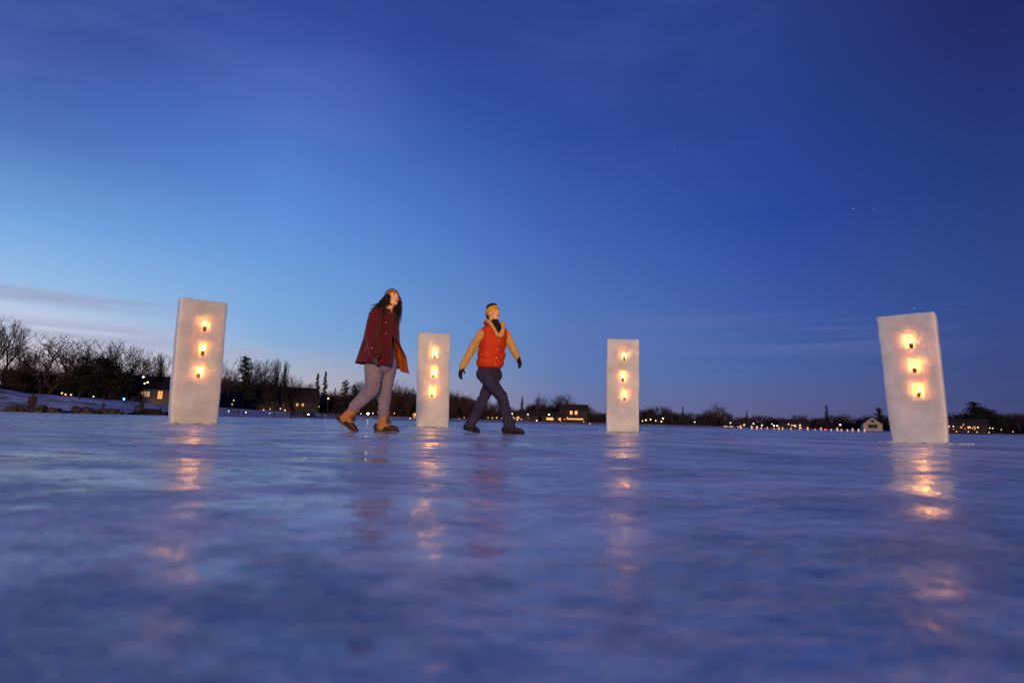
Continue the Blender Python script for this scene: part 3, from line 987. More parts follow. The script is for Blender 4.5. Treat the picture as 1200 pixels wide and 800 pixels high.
    for j in range(6):
        for i in range(8): fs.append((j * 9 + i, j * 9 + i + 1, j * 9 + i + 10, j * 9 + i + 9))
    mb.add(vs, fs); o = mb.build('pocket', M['coat'], coat_root)
    sdm = o.modifiers.new('thick', 'SOLIDIFY'); sdm.thickness = .008; sdm.offset = 0
    # gloves
    for w_, d_, n_ in ((wrR, Vector((.12, -.1, -1)), Vector((.6, .6, 0))), (wrL, Vector((.3, -.1, -1)), Vector((-.6, -.4, 0)))):
        mb = MB(); hand(mb, w_, d_, n_, .95, 1.12, 1, .45)
        mb.loft([w_ - d_.normalized() * .05, w_], [.034, .03], n=12)
        link('glove', mb.fuse(.0035, 2), M['glove_w'], root)
    # beanie
    lo = lambda a: .062 - .07 * (1 - math.cos(a)) / 2
    me = ring_band(hc, Mh, k, lo, lambda a: .035 + .09 * 1.13 * .995, 1.13, 44, 12, .008)
    be = link('beanie', me, M['beanie'], root)
    me = ring_band(hc, Mh, k, lambda a: lo(a) - .004, lambda a: lo(a) + .026, 1.18, 44, 4, .008)
    link('beanie_cuff', me, M['beanie'], be)
    # long curly hair
    rnd = random.Random(11)
    mb = MB()
    for i in range(400):
        a = rnd.uniform(R(48), R(312))
        z0 = rnd.uniform(-.015, .05)
        st = Vector((math.sin(a) * .083, -.012 + math.cos(a) * .1, z0))
        p = hc + Mh @ st * k
        side = 1 if math.sin(a) > 0 else -1        # + = her right (near, left in picture)
        outd = (Mh @ Vector((math.sin(a), math.cos(a), 0))).normalized()
        if side > 0:
            end = hc + Vector((-.13 + rnd.uniform(-.09, .1), -.10 + rnd.uniform(-.12, .14), -.20 + rnd.uniform(-.1, .08)))
        else:
            end = hc + Vector((.085 + rnd.uniform(-.05, .035), -.02 + rnd.uniform(-.07, .06), -.24 + rnd.uniform(-.07, .12)))
        ph, tw, rad = rnd.uniform(0, 6), rnd.uniform(18, 30), rnd.uniform(.008, .018)
        pts = []
        for j in range(17):
            t = j / 16
            b = p * (1 - t) ** 2 + (p + outd * .055 + Vector((0, 0, -.06))) * 2 * t * (1 - t) + end * t * t
            w = rad * min(1, t * 4)
            pts.append(b + Vector((math.cos(ph + tw * t), math.sin(ph + tw * t), .3 * math.sin(ph * 2 + tw * t))) * w)
        mb.loft(pts, [.0034 + .0008 * math.sin(j) - .0016 * (j / 16) for j in range(17)], n=4)
    mb.build('hair', M['hair_dark'], root)
    mb = MB(); mb.ell(hc + Mh @ Vector((0, -.03, -.02)), (.082, .083, .095), Mh, 18, 12)
    me = mb.mesh(); folds(me, .006, 40)
    link('hair_base', me, M['hair_dark'], root)
    return root
woman()

# ---- man
def man():
    Y0 = 7.6
    W = lambda u, v, dy=0.0: at(u, v, Y0 + dy)
    root = empty('person', (0, 0, 0))
    tag(root, 'person in a red orange vest, mustard headband and black gloves striding with arms swinging', 'person', 'people walking on the ice')
    TH = R(30); q = frame(TH)
    rs, h = q.col[0].copy(), q.col[1].copy()
    up = Vector((0, 0, 1))
    hc = W(578, 367); Mh = frame(R(46), R(14)); k = .95
    neck = W(579, 380.5); chest = W(578, 399); waist = W(574.5, 424); pelvis = W(573.5, 434)
    shR = W(565, 389.5, -.1); shL = W(592.5, 389.5, .1)
    elR = W(552.5, 410.5, -.02); wrR = W(541.8, 429.5, -.04)
    elL = W(599.3, 405, .06); wrL = W(606.0, 417.5, .0)
    hipR, hipL = pelvis + rs * .085, pelvis - rs * .085
    hipR.z -= .05; hipL.z -= .05
    knR, knL = W(588.3, 465, -.14), W(567.0, 465, .1)
    anR, anL = W(597.0, 501, -.12), W(550.6, 501, .13)
    mb = MB()
    head_parts(mb, hc, Mh, k)
    mb.loft([hc + Mh @ Vector((0, -.02, -.06)), neck, chest + up * .1], [.054, .056, .075], n=14)
    mb.loft([neck - up * .04, chest, waist, pelvis], [.1, .15, .125, .14], [.075, .1, .09, .1], side=rs, n=18)
    for a, b, c in ((shR, elR, wrR), (shL, elL, wrL)):
        mb.loft([a + (chest - a) * .3, a, (a + b) / 2, b, (b + c) / 2, c], [.05, .052, .045, .038, .035, .026], n=12)
    hR, nR = Vector((-.25, 0, -1)), Vector((.7, .5, 0))
    hL, nL = Vector((.42, -.1, -1)), Vector((-.8, -.4, 0))
    hand(mb, wrR, hR, nR, 1, .75, 1, .55)
    hand(mb, wrL, hL, nL, 1, .75, -1, .6)
    for a, b, c in ((hipR, knR, anR), (hipL, knL, anL)):
        mb.loft([a, (a + b) / 2, b, (b * .6 + c * .4), c], [.075, .066, .05, .046, .028], n=14)
    toeR = W(610.5, 510, -.12); toeR.z = .004
    toeL = W(558.6, 508.5, .1); toeL.z = .004
    for an, toe in ((anR, toeR), (anL, toeL)):
        md = an * .75 + toe * .25; md.z = .04
        mb.loft([an, md], [.022, .012], n=10)
    body = link('body', mb.fuse(.0045, 7), M['skin_m'], root)
    face_bits(root, body, hc, Mh, k, M['hair_black'], 1.25)
    # jeans
    mb = MB()
    mb.loft([pelvis + up * .1, pelvis, pelvis - up * .06], [.135, .145, .14], [.105, .112, .105], side=rs, n=20)
    mb.loft([hipR, hipR * .6 + knR * .4, knR, knR * .5 + anR * .5, anR + up * .03], [.1, .09, .075, .07, .073], n=18)
    mb.loft([hipL, hipL * .6 + knL * .4, knL, knL * .5 + anL * .5, anL + up * .03], [.1, .088, .072, .067, .067], n=18)
    me = mb.fuse(.009, 5); folds(me, .0055, 13, (1, 1, 1.7), 6.1)
    link('jeans', me, M['jeans_m'], root)
    b1 = empty('boot', toeR); b1.parent = root
    boot(b1, Vector((0, 0, 0)), R(80), 0, 'black', L=.86)
    b2 = empty('boot', toeL); b2.parent = root
    boot(b2, Vector((0, 0, 0)), R(50), R(9), 'black', L=.84)
    # sleeves
    for a, b, c in ((shR, elR, wrR), (shL, elL, wrL)):
        mb = MB()
        mb.loft([a + (chest - a) * .3, a, a * .5 + b * .5, b, b * .5 + c * .5, c + (c - b) * .02], [.056, .06, .057, .053, .047, .042], n=18)
        me = mb.fuse(.007, 4); folds(me, .007, 13, (1, 1, 1.4), 2)
        sl = link('sleeve', me, M['shirt'], root)
        mb = MB(); dd = (c - b).normalized()
        mb.loft([c - dd * .02, c + dd * .012], [.043, .041], n=16)
        link('cuff', mb.fuse(.006, 3), M['shirt'], sl)
    for w_, d_, n_, t_, cu in ((wrR, hR, nR, 1, .55), (wrL, hL, nL, -1, .6)):
        mb = MB(); hand(mb, w_, d_, n_, 1.06, 1.15, t_, cu)
        mb.loft([w_ - d_.normalized() * .03, w_ - d_.normalized() * .0], [.036, .034], n=12)
        link('glove', mb.fuse(.0035, 2), M['glove'], root)
    # quilted vest
    vest = empty('vest', (0, 0, 0)); vest.parent = root
    N, V_ = 64, 48
    zt, zb = neck.z - .0, pelvis.z + .03
    mb = MB()
    def vp(ph, v, off=0.0):
        z = zt + (zb - zt) * v
        cx = neck + (chest - neck) * (v / .3) if v < .3 else chest + (pelvis - chest) * ((v - .3) / .7)
        a = interp(v, [(0, .09), (.07, .145), (.15, .178), (.3, .183), (.6, .178), (.9, .18), (.96, .172), (1, .15)]) + off
        b = interp(v, [(0, .085), (.07, .1), (.15, .118), (.3, .138), (.6, .14), (.9, .142), (.96, .134), (1, .11)]) + off
        seam = abs(math.sin(v * math.pi * 5.2)) ** .5
        puff = (.017 * seam - .010) * (1 if v < .93 else .3)
        a += puff; b += puff
        cs, sn = math.cos(ph), math.sin(ph)
        e = .86
        return Vector((cx.x, cx.y, z)) + h * (abs(cs) ** e * (1 if cs > 0 else -1)) * b + rs * (abs(sn) ** e * (1 if sn > 0 else -1)) * a
    for j in range(V_ + 1):
        for i in range(N):
            mb.v.append(vp(2 * math.pi * i / N, j / V_))
    for j in range(V_):
        for i in range(N):
            i2 = (i + 1) % N
            mb.f.append((j * N + i, j * N + i2, (j + 1) * N + i2, (j + 1) * N + i)); mb.mi.append(0)
    me = mb.mesh(); folds(me, .004, 14, (1, 1, 1), 8)
    o = link('vest_shell', me, M['vest'], vest)
    sdm = o.modifiers.new('thick', 'SOLIDIFY'); sdm.thickness = .012; sdm.offset = -1
    # placket, snaps, shoulder rolls
    mb = MB()
    mb.loft([vp(.0, .3 + .68 * i / 14) + h * .004 for i in range(15)], [.02] * 15, [.008] * 15, side=rs, n=10)
    mb.build('placket', M['vest'], vest)
    for v in (.4, .6, .78, .93):
        mb = MB(); mb.ell(vp(-.02, v) + h * .014, (.0085, .0085, .0085)); mb.build('snap', M['teeth'], vest)
    for s_, cpt in ((1, shR), (-1, shL)):
        mb = MB()
        pts = [cpt + (chest - cpt) * .14 + (h * math.cos(a) * .075) + up * (math.sin(a) * .088 - .012) for a in [R(360 * i / 16) for i in range(17)]]
        mb.loft(pts, .014, n=8)
        link('armhole_trim', mb.fuse(.006, 3), M['vest'], vest)
    # pocket flaps
    for a in (R(38), R(-38)):
        vs, fs = [], []; mb = MB()
        for j in range(5):
            for i in range(7): vs.append(vp(a + (i - 3) * .11, .66 + .035 * j) + (h * math.cos(a) + rs * math.sin(a)) * .013)
        for j in range(4):
            for i in range(6): fs.append((j * 7 + i, j * 7 + i + 1, j * 7 + i + 8, j * 7 + i + 7))
        mb.add(vs, fs); o = mb.build('pocket_flap', M['vest'], vest)
        sdm = o.modifiers.new('thick', 'SOLIDIFY'); sdm.thickness = .008; sdm.offset = 0
    # black turtleneck showing in the open collar
    mb = MB()
    mb.loft([neck + up * .03 + h * .012, neck + h * .008, neck - up * .05 + h * .02], [.064, .07, .085], [.062, .068, .075], side=rs, n=18)
    mb.loft([neck - up * .0 + h * .06, neck - up * .06 + h * .112, neck - up * .12 + h * .124, neck - up * .17 + h * .136], [.075, .066, .042, .012], [.03, .022, .016, .01], side=rs, n=14)
    link('turtleneck', mb.fuse(.006, 4), M['turtleneck'], root)
    # shearling collar lapels, standing open
    mb = MB()
    L_ = []
    for i in range(21):
        a = R(8 + 344 * i / 20)
        fr = max(0, math.cos(a))
        L_.append(neck + h * (math.cos(a) * .092 + fr ** 3 * .042) + rs * math.sin(a) * (.098) + up * (.03 - .2 * fr ** 2.6))
    mb.loft([p + h * .012 * max(0, (p - neck).dot(h)) * 8 for p in L_], [.027] * 21, [.046] * 21, n=10)
    me = mb.fuse(.005, 3); folds(me, .004, 45)
    link('collar', me, M['shearling'], vest)
    mb = MB()
    mb.loft([p + (p - neck - up * (p - neck).z).normalized() * .026 - up * .018 for p in L_[1:-1]], [.02] * 19, [.03] * 19, n=10)
    link('collar_shell', mb.fuse(.006, 3), M['vest'], vest)
    # headband over the ears, hair above
    lo = lambda a: .05 - .092 * min(1, (1 - math.cos(a)) * .85)
    hi = lambda a: .098 - .03 * min(1, (1 - math.cos(a)) * .6)
    me = ring_band(hc, Mh, k, lo, hi, 1.15, 44, 8, .008, .05)
    link('headband', me, M['headband'], root)
    rnd = random.Random(4)
    mb = MB()
    for i in range(240):
        a = rnd.uniform(0, 2 * math.pi); t = rnd.uniform(.0, 1) ** .6
        r_ = t * .062
        z = .035 + .094 * math.sqrt(max(0, 1 - (r_ / .085) ** 2))
        p = Vector((math.sin(a) * r_, -.015 + math.cos(a) * r_ * 1.25, z + rnd.uniform(0, .016)))
        s = rnd.uniform(.009, .015)
        mb.ell(hc + Mh @ p * k, (s, s, s), None, 7, 5)
    for i in range(110):        # back of the head
        a = R(180) + rnd.uniform(-1.2, 1.2)
        z = rnd.uniform(-.06, .07)
        p = Vector((math.sin(a) * .076, -.012 + math.cos(a) * .1, z))
        s = rnd.uniform(.009, .014)
        mb.ell(hc + Mh @ p * k, (s, s, s), None, 7, 5)
    link('hair', mb.fuse(.0045, 1), M['hair_black'], root)
man()

# ------------------------------------------------------------------ trees
def bare_tree(seed, H=10.0, spread=1.0, lean=0.0, vase=.55, depth=6, twig=.02, trunk_f=.2, up_bias=.12):
    """returns (trunk mesh, crown mesh); tapered limbs dividing to fine twigs"""
    rnd = random.Random(seed)
    A, B = MB(), MB()
    def grow(p, d, L, r, lev):
        segs = 3 if lev < 3 else 2
        q = p
        for i in range(segs):
            d = (d + Vector((rnd.uniform(-1, 1), rnd.uniform(-1, 1), rnd.uniform(-.6, .8))) * (.16 if lev < 2 else .24) + Vector((0, 0, up_bias))).normalized()
            q2 = q + d * (L / segs)
            r2 = r * (1 - .28 / segs * (i + 1) / 1)
            tgt = A if lev <= 1 else B
            tgt.prism(q, q2, max(r * (1 - .28 * i / segs), twig), max(r2, twig * .8), 6 if lev <= 1 else (4 if lev == 2 else 3))
            if lev >= 1 and lev < depth and i < segs - 1 and rnd.random() < .75:
                side = Vector((rnd.uniform(-1, 1), rnd.uniform(-1, 1), rnd.uniform(-.2, .7))).normalized()
                grow(q2, (d * .55 + side * .8).normalized(), L * rnd.uniform(.5, .72), r2 * .5, lev + 1)
            q = q2
        if lev < depth:
            nb = 3 if lev < 2 else 2
            if lev == 0: nb = rnd.choice((3, 4, 4))
            a0 = rnd.uniform(0, 6.28)
            for j in range(nb):
                a = a0 + 6.28 * j / nb + rnd.uniform(-.4, .4)
                w = Vector((math.cos(a) * spread, math.sin(a) * spread, 0))
                nd = (d * (1 - vase * .5) + w * vase * rnd.uniform(.6, 1.15) + Vector((0, 0, .1))).normalized()
                grow(q, nd, L * rnd.uniform(.66, .86) if lev else H * rnd.uniform(.24, .3), r * rnd.uniform(.52, .68), lev + 1)
    grow(Vector((0, 0, -.3)), Vector((lean, 0, 1)).normalized(), H * trunk_f, H * .028, 0)
    z = max(v.z for v in B.v)
    for mb in (A, B):
        for v in mb.v: v *= H / z
    return A.mesh('trunk'), B.mesh('crown')

def conifer(seed, H=10.0, rw=.2, ragged=.3, n=1500, top=.02, droop=.25, start=.1):
    """spruce or pine: trunk, whorls of limbs set with many small needle sprays"""
    rnd = random.Random(seed)
    A, B = MB(), MB()
    A.prism(Vector((0, 0, -.3)), Vector((0, 0, H * .97)), H * .016, H * .002, 6)
    limbs = int(95)
    for i in range(limbs):
        t = start + (1 - start) * (i / limbs) ** .9
        z = H * t
        R_ = H * rw * ((1 - t) ** .8 + top) * rnd.uniform(1 - ragged, 1 + ragged * .4)
        a = rnd.uniform(0, 6.28)
        d = Vector((math.cos(a), math.sin(a), -droop + .3 * t))
        e = Vector((0, 0, z)) + d * R_
        A.prism(Vector((0, 0, z)), e, H * .004, H * .001, 3)
        m = int(6 + n / limbs * (R_ / (H * rw)))
        for k in range(m):
            s = rnd.uniform(.1, 1.05)
            c = Vector((0, 0, z)) + d * R_ * s + Vector((rnd.gauss(0, 1), rnd.gauss(0, 1), rnd.gauss(0, .6))) * R_ * .13
            l = H * rnd.uniform(.012, .026)
            x = Vector((rnd.gauss(0, 1), rnd.gauss(0, 1), rnd.gauss(0, .5))).normalized() * l
            y = Vector((rnd.gauss(0, 1), rnd.gauss(0, 1), rnd.gauss(0, .6))).normalized() * l * .6
            B.add([c - x, c + y, c + x * 1.2, c - y], [(0, 1, 2, 3)])
    return A.mesh('trunk'), B.mesh('crown')

def shrub_tree(seed, H=6.0, W=6.0, n=7000):
    """dense rounded evergreen shrub or tree: stem, limbs, leaf clumps"""
    rnd = random.Random(seed)
    A, B = MB(), MB()
    A.prism(Vector((0, 0, -.3)), Vector((0, 0, H * .5)), H * .03, H * .015, 6)
    cl = []
    for i in range(34):
        a = rnd.uniform(0, 6.28); rr = math.sqrt(rnd.random()) * W * .42
        z = H * rnd.uniform(.12, .92) * (1 - .45 * (rr / (W * .45)) ** 2)
        c = Vector((math.cos(a) * rr, math.sin(a) * rr, z)); cl.append((c, rnd.uniform(.1, .2) * W))
        A.prism(Vector((0, 0, H * .3)), c, H * .008, H * .003, 4)
    for i in range(n):
        c, r = rnd.choice(cl)
        p = c + Vector((rnd.gauss(0, 1), rnd.gauss(0, 1), rnd.gauss(0, .8))) * r * .5
        if p.z < .05: continue
        l = rnd.uniform(.12, .34)
        x = Vector((rnd.gauss(0, 1), rnd.gauss(0, 1), rnd.gauss(0, 1))).normalized() * l
        y = Vector((rnd.gauss(0, 1), rnd.gauss(0, 1), rnd.gauss(0, 1))).normalized() * l * .7
        B.add([p - x, p + y, p + x, p - y], [(0, 1, 2, 3)])
    return A.mesh('trunk'), B.mesh('crown')

PROTO = {
    'vase_a': (bare_tree(1, 10, 1.0, 0, .62, 6, .022, .17), 10, 'twig'),
    'vase_b': (bare_tree(22, 10, 1.1, .05, .75, 6, .022, .15, .07), 10, 'twig'),
    'round_a': (bare_tree(33, 10, .9, -.04, .55, 6, .022, .2), 10, 'twig'),
    'round_b': (bare_tree(4, 10, .85, .02, .5, 6, .022, .22), 10, 'twig_red'),
    'slim': (bare_tree(15, 10, .4, 0, .4, 5, .024, .16, .3), 10, 'twig'),
    'thicket': (bare_tree(61, 10, 1.0, 0, .6, 6, .034, .1), 10, 'twig_red'),
    'spruce': (conifer(2, 10, .17, .3, 2200), 10, 'needles'),
    'spruce_slim': (conifer(5, 10, .11, .35, 1700), 10, 'needles'),
    'pine': (conifer(8, 10, .22, .5, 2600, .3, .05, .22), 10, 'needles'),
    'evergreen': (shrub_tree(3, 10, 9), 10, 'needles'),
}
for (tr, cr), H, m in PROTO.values():
    tr.materials.append(M['bark']); cr.materials.append(M[m])

def tree(kind, u, v, Y, wscale, label, group=None, name='bare_tree', cat='tree', rz=None):
    """a tree whose top is seen at (u, v), standing at distance Y"""
    (tr, cr), H, m = PROTO[kind]
    top = at(u, v, Y)
    g = gz(top.x, Y)
    s = max(.5, (top.z - g)) / H
    root = empty(name, (top.x, Y, g), random.uniform(0, 6.28) if rz is None else rz)
    root.scale = (s * wscale, s * wscale, s)
    tag(root, label, cat, group)
    for nm, me in (('trunk', tr), ('crown', cr)):
        o = bpy.data.objects.new(nm, me); COL.objects.link(o); o.parent = root
    return root

def TD(u): return interp(u, SHORE) + interp(u, TREED)
# the trees that can be told apart
G1 = 'big bare trees behind the left bank'
tree('round_a', 8, 371, 78, .95, 'tallest bare tree, cut by the left edge of the picture, over the snow bank', G1, rz=.4)
tree('vase_b', 66, 388, 80, 1.2, 'wide spreading bare tree with crooked limbs, second from the left edge', G1, rz=2.0)
tree('vase_a', 148, 398, 92, 1.2, 'broad bare tree behind the dark evergreens, left of the first ice pillar', G1, rz=1.0)
tree('round_b', 112, 404, 105, 1.0, 'bare brownish tree between the two broad spreading bare trees at left', G1)
tree('slim', 191, 412, 120, .8, 'slim bare tree touching the left edge of the first ice pillar', G1)
tree('vase_a', -40, 385, 84, 1.0, 'bare tree just past the left edge of the picture', G1)
tree('round_b', 36, 408, 92, .9, 'smaller bare tree between the two tallest trees at left', G1)
for u_, v_, Y_ in ((36, 400, 92), (92, 404, 98), (176, 408, 118)):
    tree('round_a' if u_ % 4 else 'round_b', u_, v_, Y_, 1.25, 'dense bare tree filling in between the big spreading trees at left', 'bare trees filling in behind the left bank')
G2 = 'dark evergreens on the left bank'
tree('evergreen', 128, 416, 84, 1.05, 'tallest dark round evergreen under the broad bare tree at left', G2, 'evergreen_tree')
tree('evergreen', 98, 425, 82, .95, 'dark dense evergreen over the small white gabled house', G2, 'evergreen_tree')
tree('evergreen', 24, 431, 86, 1.3, 'low dark evergreen over the snow slope beside the left edge', G2, 'evergreen_tree')
tree('evergreen', 60, 436, 88, 1.2, 'low dark evergreen behind the standing lone figure at left', G2, 'evergreen_tree')
tree('evergreen', 150, 434, 96, 1.0, 'dark evergreen behind the blue light at left', G2, 'evergreen_tree')
G3 = 'trees over the long dark roof'
tree('round_b', 270, 421, 140, .9, 'pale bare tree just right of the first ice pillar', G3)
tree('round_a', 300, 416, 150, 1.0, 'bare tree with domed crown right behind the tall pine', G3)
tree('pine', 289, 419, 138, .95, 'tall ragged dark pine rising over the long dark roof', G3, 'pine_tree')
tree('slim', 326, 418, 145, .55, 'thin upright poplar, left of its twin, over the long dark roof', G3)
tree('slim', 335, 420, 148, .5, 'thin upright poplar, right of its twin, over the long dark roof', G3)
tree('vase_a', 318, 437, 142, 1.0, 'low bare tree at the foot of the thin poplars', G3)
tree('vase_b', 346, 437, 150, 1.0, 'bare tree with rounded crown right of the thin poplars', G3)
tree('round_a', 362, 447, 160, 1.1, 'small bare tree just left of the two pointed spruces', G3)
tree('spruce_slim', 373, 437, 165, 1.3, 'pointed dark spruce, left of the pair behind the walking woman', G3, 'spruce_tree')
tree('spruce_slim', 382, 435, 166, 1.2, 'pointed dark spruce, right of the pair behind the walking woman', G3, 'spruce_tree')
tree('spruce_slim', 393, 454, 170, .9, 'short thin spruce between the spruce pair and the woman', G3, 'spruce_tree')
tree('pine', 405, 446, 172, 1.0, 'ragged dark conifer just left of the woman knee', G3, 'pine_tree')
tree('pine', 416, 451, 174, .9, 'smaller dark conifer close against the woman leg', G3, 'pine_tree')
tree('round_a', 424, 443, 182, 1.0, 'bare tree seen behind the woman trailing leg', G3)
G4 = 'brownish trees behind the walkers'
tree('round_b', 471, 444, 190, 1.15, 'tall bare tree between the woman and the second ice pillar', G4)
tree('thicket', 462, 453, 182, 1.1, 'dense brown tree just right of the woman front leg', G4)
tree('thicket', 480, 452, 186, 1.1, 'dense brown tree against the left edge of the second ice pillar', G4)
tree('thicket', 530, 455, 196, 1.2, 'dense brown tree against the right edge of the second ice pillar', G4)
tree('thicket', 545, 459, 200, 1.1, 'dense brown tree left of the man trailing leg', G4)
tree('thicket', 563, 462, 205, 1.0, 'dense brown tree behind the man knees', G4)
tree('spruce_slim', 612, 464, 228, 1.3, 'small pointed spruce right of the man front leg', G4, 'spruce_tree')
tree('round_b', 634, 460, 232, 1.25, 'rounded bare tree, left of the pair between the man and third ice pillar', G4)
tree('round_a', 658, 460, 235, 1.15, 'rounded bare tree, right of the pair between the man and third ice pillar', G4)
G5 = 'distant trees on the right shore'
tree('thicket', 762, 474, 262, 1.2, 'dense tree against the right edge of the third ice pillar', G5)
tree('thicket', 779, 473, 265, 1.2, 'broad dense tree a little right of the third ice pillar', G5)
tree('spruce', 800, 476, 268, .9, 'small dark spruce right of the broad dense tree beyond the third pillar', G5, 'spruce_tree')
tree('round_b', 842, 471, 275, 1.2, 'bare tree standing highest above the shore midway between third and last pillar', G5)
tree('thicket', 834, 477, 268, 1.2, 'dense brown tree in front of the highest bare tree midway on the right', G5)
tree('spruce', 875, 481, 285, .9, 'small spruce above the lit windows on the right shore', G5, 'spruce_tree')
tree('spruce', 968, 474, 290, 1.05, 'lone dark spruce rising out of the treeline above the lantern row', G5, 'spruce_tree')
tree('pine', 1030, 478, 262, 1.4, 'dark conifer behind the white gabled house at right', G5, 'pine_tree')
tree('pine', 1141, 471, 235, 1.8, 'flat topped dark conifer right of the last ice pillar', G5, 'pine_tree')
tree('evergreen', 1152, 474, 232, 1.2, 'dark round evergreen right of the flat topped conifer', G5, 'evergreen_tree')

# the rest of the treeline
TOPS = [(-60, 420), (0, 425), (40, 425), (80, 425), (140, 425), (190, 432), (210, 436), (255, 436), (290, 440), (340, 446), (365, 452), (400, 458), (430, 456), (470, 455), (530, 461), (560, 464), (600, 474), (625, 472),
        (660, 470), (680, 474), (705, 478), (760, 478), (790, 480), (830, 480), (860, 484), (900, 487), (940, 485), (1000, 486), (1040, 486), (1110, 482), (1160, 481), (1200, 483), (1260, 480)]
SEG = [(-80, 262, 'bare tree in the dark row behind the left snow bank', 'row of trees behind the left bank'),
       (262, 500, 'bare tree in the dark row between first and second ice pillar', 'row of trees between first and second pillar'),
       (500, 745, 'bare tree in the dark row between second and third ice pillar', 'row of trees between second and third pillar'),
       (745, 1290, 'bare tree in the low dark row along the right shore', 'row of trees along the right shore')]
rnd = random.Random(21)
u = -70.0
while u < 1270:
    for lo, hi, lb, gp in SEG:
        if lo <= u < hi: break
    kind = rnd.choice(['round_a', 'round_b', 'thicket', 'thicket', 'vase_a', 'thicket'])
    tree(kind, u, interp(u, TOPS) + rnd.uniform(-2.5, 5) + (1 if u < 500 else 0), TD(u) + rnd.uniform(2, 22), rnd.uniform(1.0, 1.5), lb, gp)
    u += rnd.uniform(5, 8.5) if u > 220 else rnd.uniform(9, 14)

# undergrowth: uncountable dark brush at the foot of the treeline
mb = MB()
rnd = random.Random(9)
for i in range(46000):
    u = rnd.uniform(-90, 1290)
    Y = TD(u) + rnd.uniform(-4, 16)
    x = (u - 600) / F * Y
    g = gz(x, Y)
    topz = at(u, interp(u, TOPS) + 3, Y).z
    hmax = max(1.0, (topz - g)) * (1.12 if u > 420 else 1.0 if u > 230 else .75)
    h_ = hmax * (.5 + .5 * abs(mnoise.noise(Vector((u * .06, 3, 0)))) * 1.4) * rnd.uniform(.3, 1)
    w = rnd.uniform(.08, .22) * Y / 150
    b = Vector((x, Y, g - .1)); t = b + Vector((rnd.gauss(0, .18) * h_, rnd.gauss(0, .15) * h_, h_))
    mid = (b + t) / 2 + Vector((rnd.uniform(-.4, .4), 0, 0))
    a = rnd.uniform(0, 3.14); dx = Vector((math.cos(a) * w, math.sin(a) * w, 0))
    mb.add([b - dx, b + dx, mid + dx, t + dx * .3, t - dx * .3, mid - dx], [(0, 1, 2, 5), (5, 2, 3, 4)])
tag(mb.build('undergrowth', M['twig'], smooth=False), 'tangled dark winter brush along the far shore', 'brush', kind='stuff')

# ------------------------------------------------------------------ houses
def house(u, vb, Y, w, wh, rh, depth, wall, label, wins=(), gable=False, rz=0.0, chimney=None, door=None, name='house', eave=.4, g=None):
    """front wall centre at picture (u, vb)"""
    p = at(u, vb, Y)
    root = empty(name, (p.x, Y, p.z), rz + math.atan2(-p.x, Y))
    tag(root, label, 'house', 'houses along the shore')
    mb = MB()
    lowb = -4.0
    mb.box((0, depth / 2, (wh + lowb) / 2), (w, depth, wh - lowb))
    if gable:
        for y in (0, depth):
            mb.add([(-w / 2, y, wh), (w / 2, y, wh), (0, y, wh + rh)], [(0, 1, 2)])
    else:
        for x in (-w / 2, w / 2):
            mb.add([(x, 0, wh), (x, depth, wh), (x, depth / 2, wh + rh)], [(0, 1, 2)])
    mb.build('wall', wall, root, smooth=False)
    mb = MB()
    t = .18
    if gable:
        for sg in (-1, 1):
            e = Vector((sg * (w / 2 + eave), 0, wh - eave * rh / (w / 2))); r = Vector((0, 0, wh + rh))
            vs = [Vector((q.x, y, q.z + dz)) for y in (-eave, depth + eave) for dz in (.02, t) for q in (e, r)]
            mb.add(vs, [(0, 1, 3, 2), (4, 6, 7, 5), (0, 4, 5, 1), (2, 3, 7, 6), (0, 2, 6, 4), (1, 5, 7, 3)])
    else:
        for sg in (-1, 1):
            yb = depth / 2 - sg * (depth / 2 + eave)
            e = Vector((0, yb, wh - eave * rh / (depth / 2))); r = Vector((0, depth / 2, wh + rh))
            vs = [Vector((x, q.y, q.z + dz)) for x in (-w / 2 - eave, w / 2 + eave) for dz in (.02, t) for q in (e, r)]
            mb.add(vs, [(0, 1, 3, 2), (4, 6, 7, 5), (0, 4, 5, 1), (2, 3, 7, 6), (0, 2, 6, 4), (1, 5, 7, 3)])
    rf = mb.build('roof', M['roof'], root, smooth=False)
    if chimney:
        mb = MB(); mb.box((chimney[0], depth / 2, wh + rh + .3), (.8, .8, 1.6)); mb.box((chimney[0], depth / 2, wh + rh + 1.18), (1.0, 1.0, .16))
        mb.build('chimney', M['wall_dark'], rf, smooth=False)
    for (x, z, ww, hh, mat) in wins:
        mb = MB()
        for q in ((-1, 0), (1, 0)): mb.box((x + q[0] * (ww / 2 + .06), -.05, z), (.12, .1, hh + .24))
        for q in (-1, 1): mb.box((x, -.05, z + q * (hh / 2 + .06)), (ww, .1, .12))
        mb.box((x, -.04, z), (.07, .06, hh))
        fr = mb.build('window', M['frame'], root, smooth=False)
        mb = MB(); mb.box((x, -.012, z), (ww, .02, hh)); mb.build('pane', M[mat], fr, smooth=False)
    if door:
        mb = MB(); mb.box((door, -.03, 1.02), (.95, .06, 2.05)); d = mb.build('door', M['frame'], root, smooth=False)
        mb = MB(); mb.ell((door + .36, -.09, 1.0), (.04, .04, .04)); mb.build('handle', M['metal'], d)
    return root
house(196, 471, 118, 19, 2.7, 2.6, 10, M['wall_pale'], 'long low pale house with lit windows and dark roof behind the first ice pillar',
      [(-6.8, 1.5, 1.0, 1.5, 'win_warm'), (-4.2, 1.5, 2.0, 1.1, 'win_dim'), (-1.4, 1.4, .8, 1.6, 'win_warm'), (.8, 1.4, .8, 1.6, 'glass_dark'), (5, 1.5, 1.6, 1.2, 'win_dim')], door=2.6)
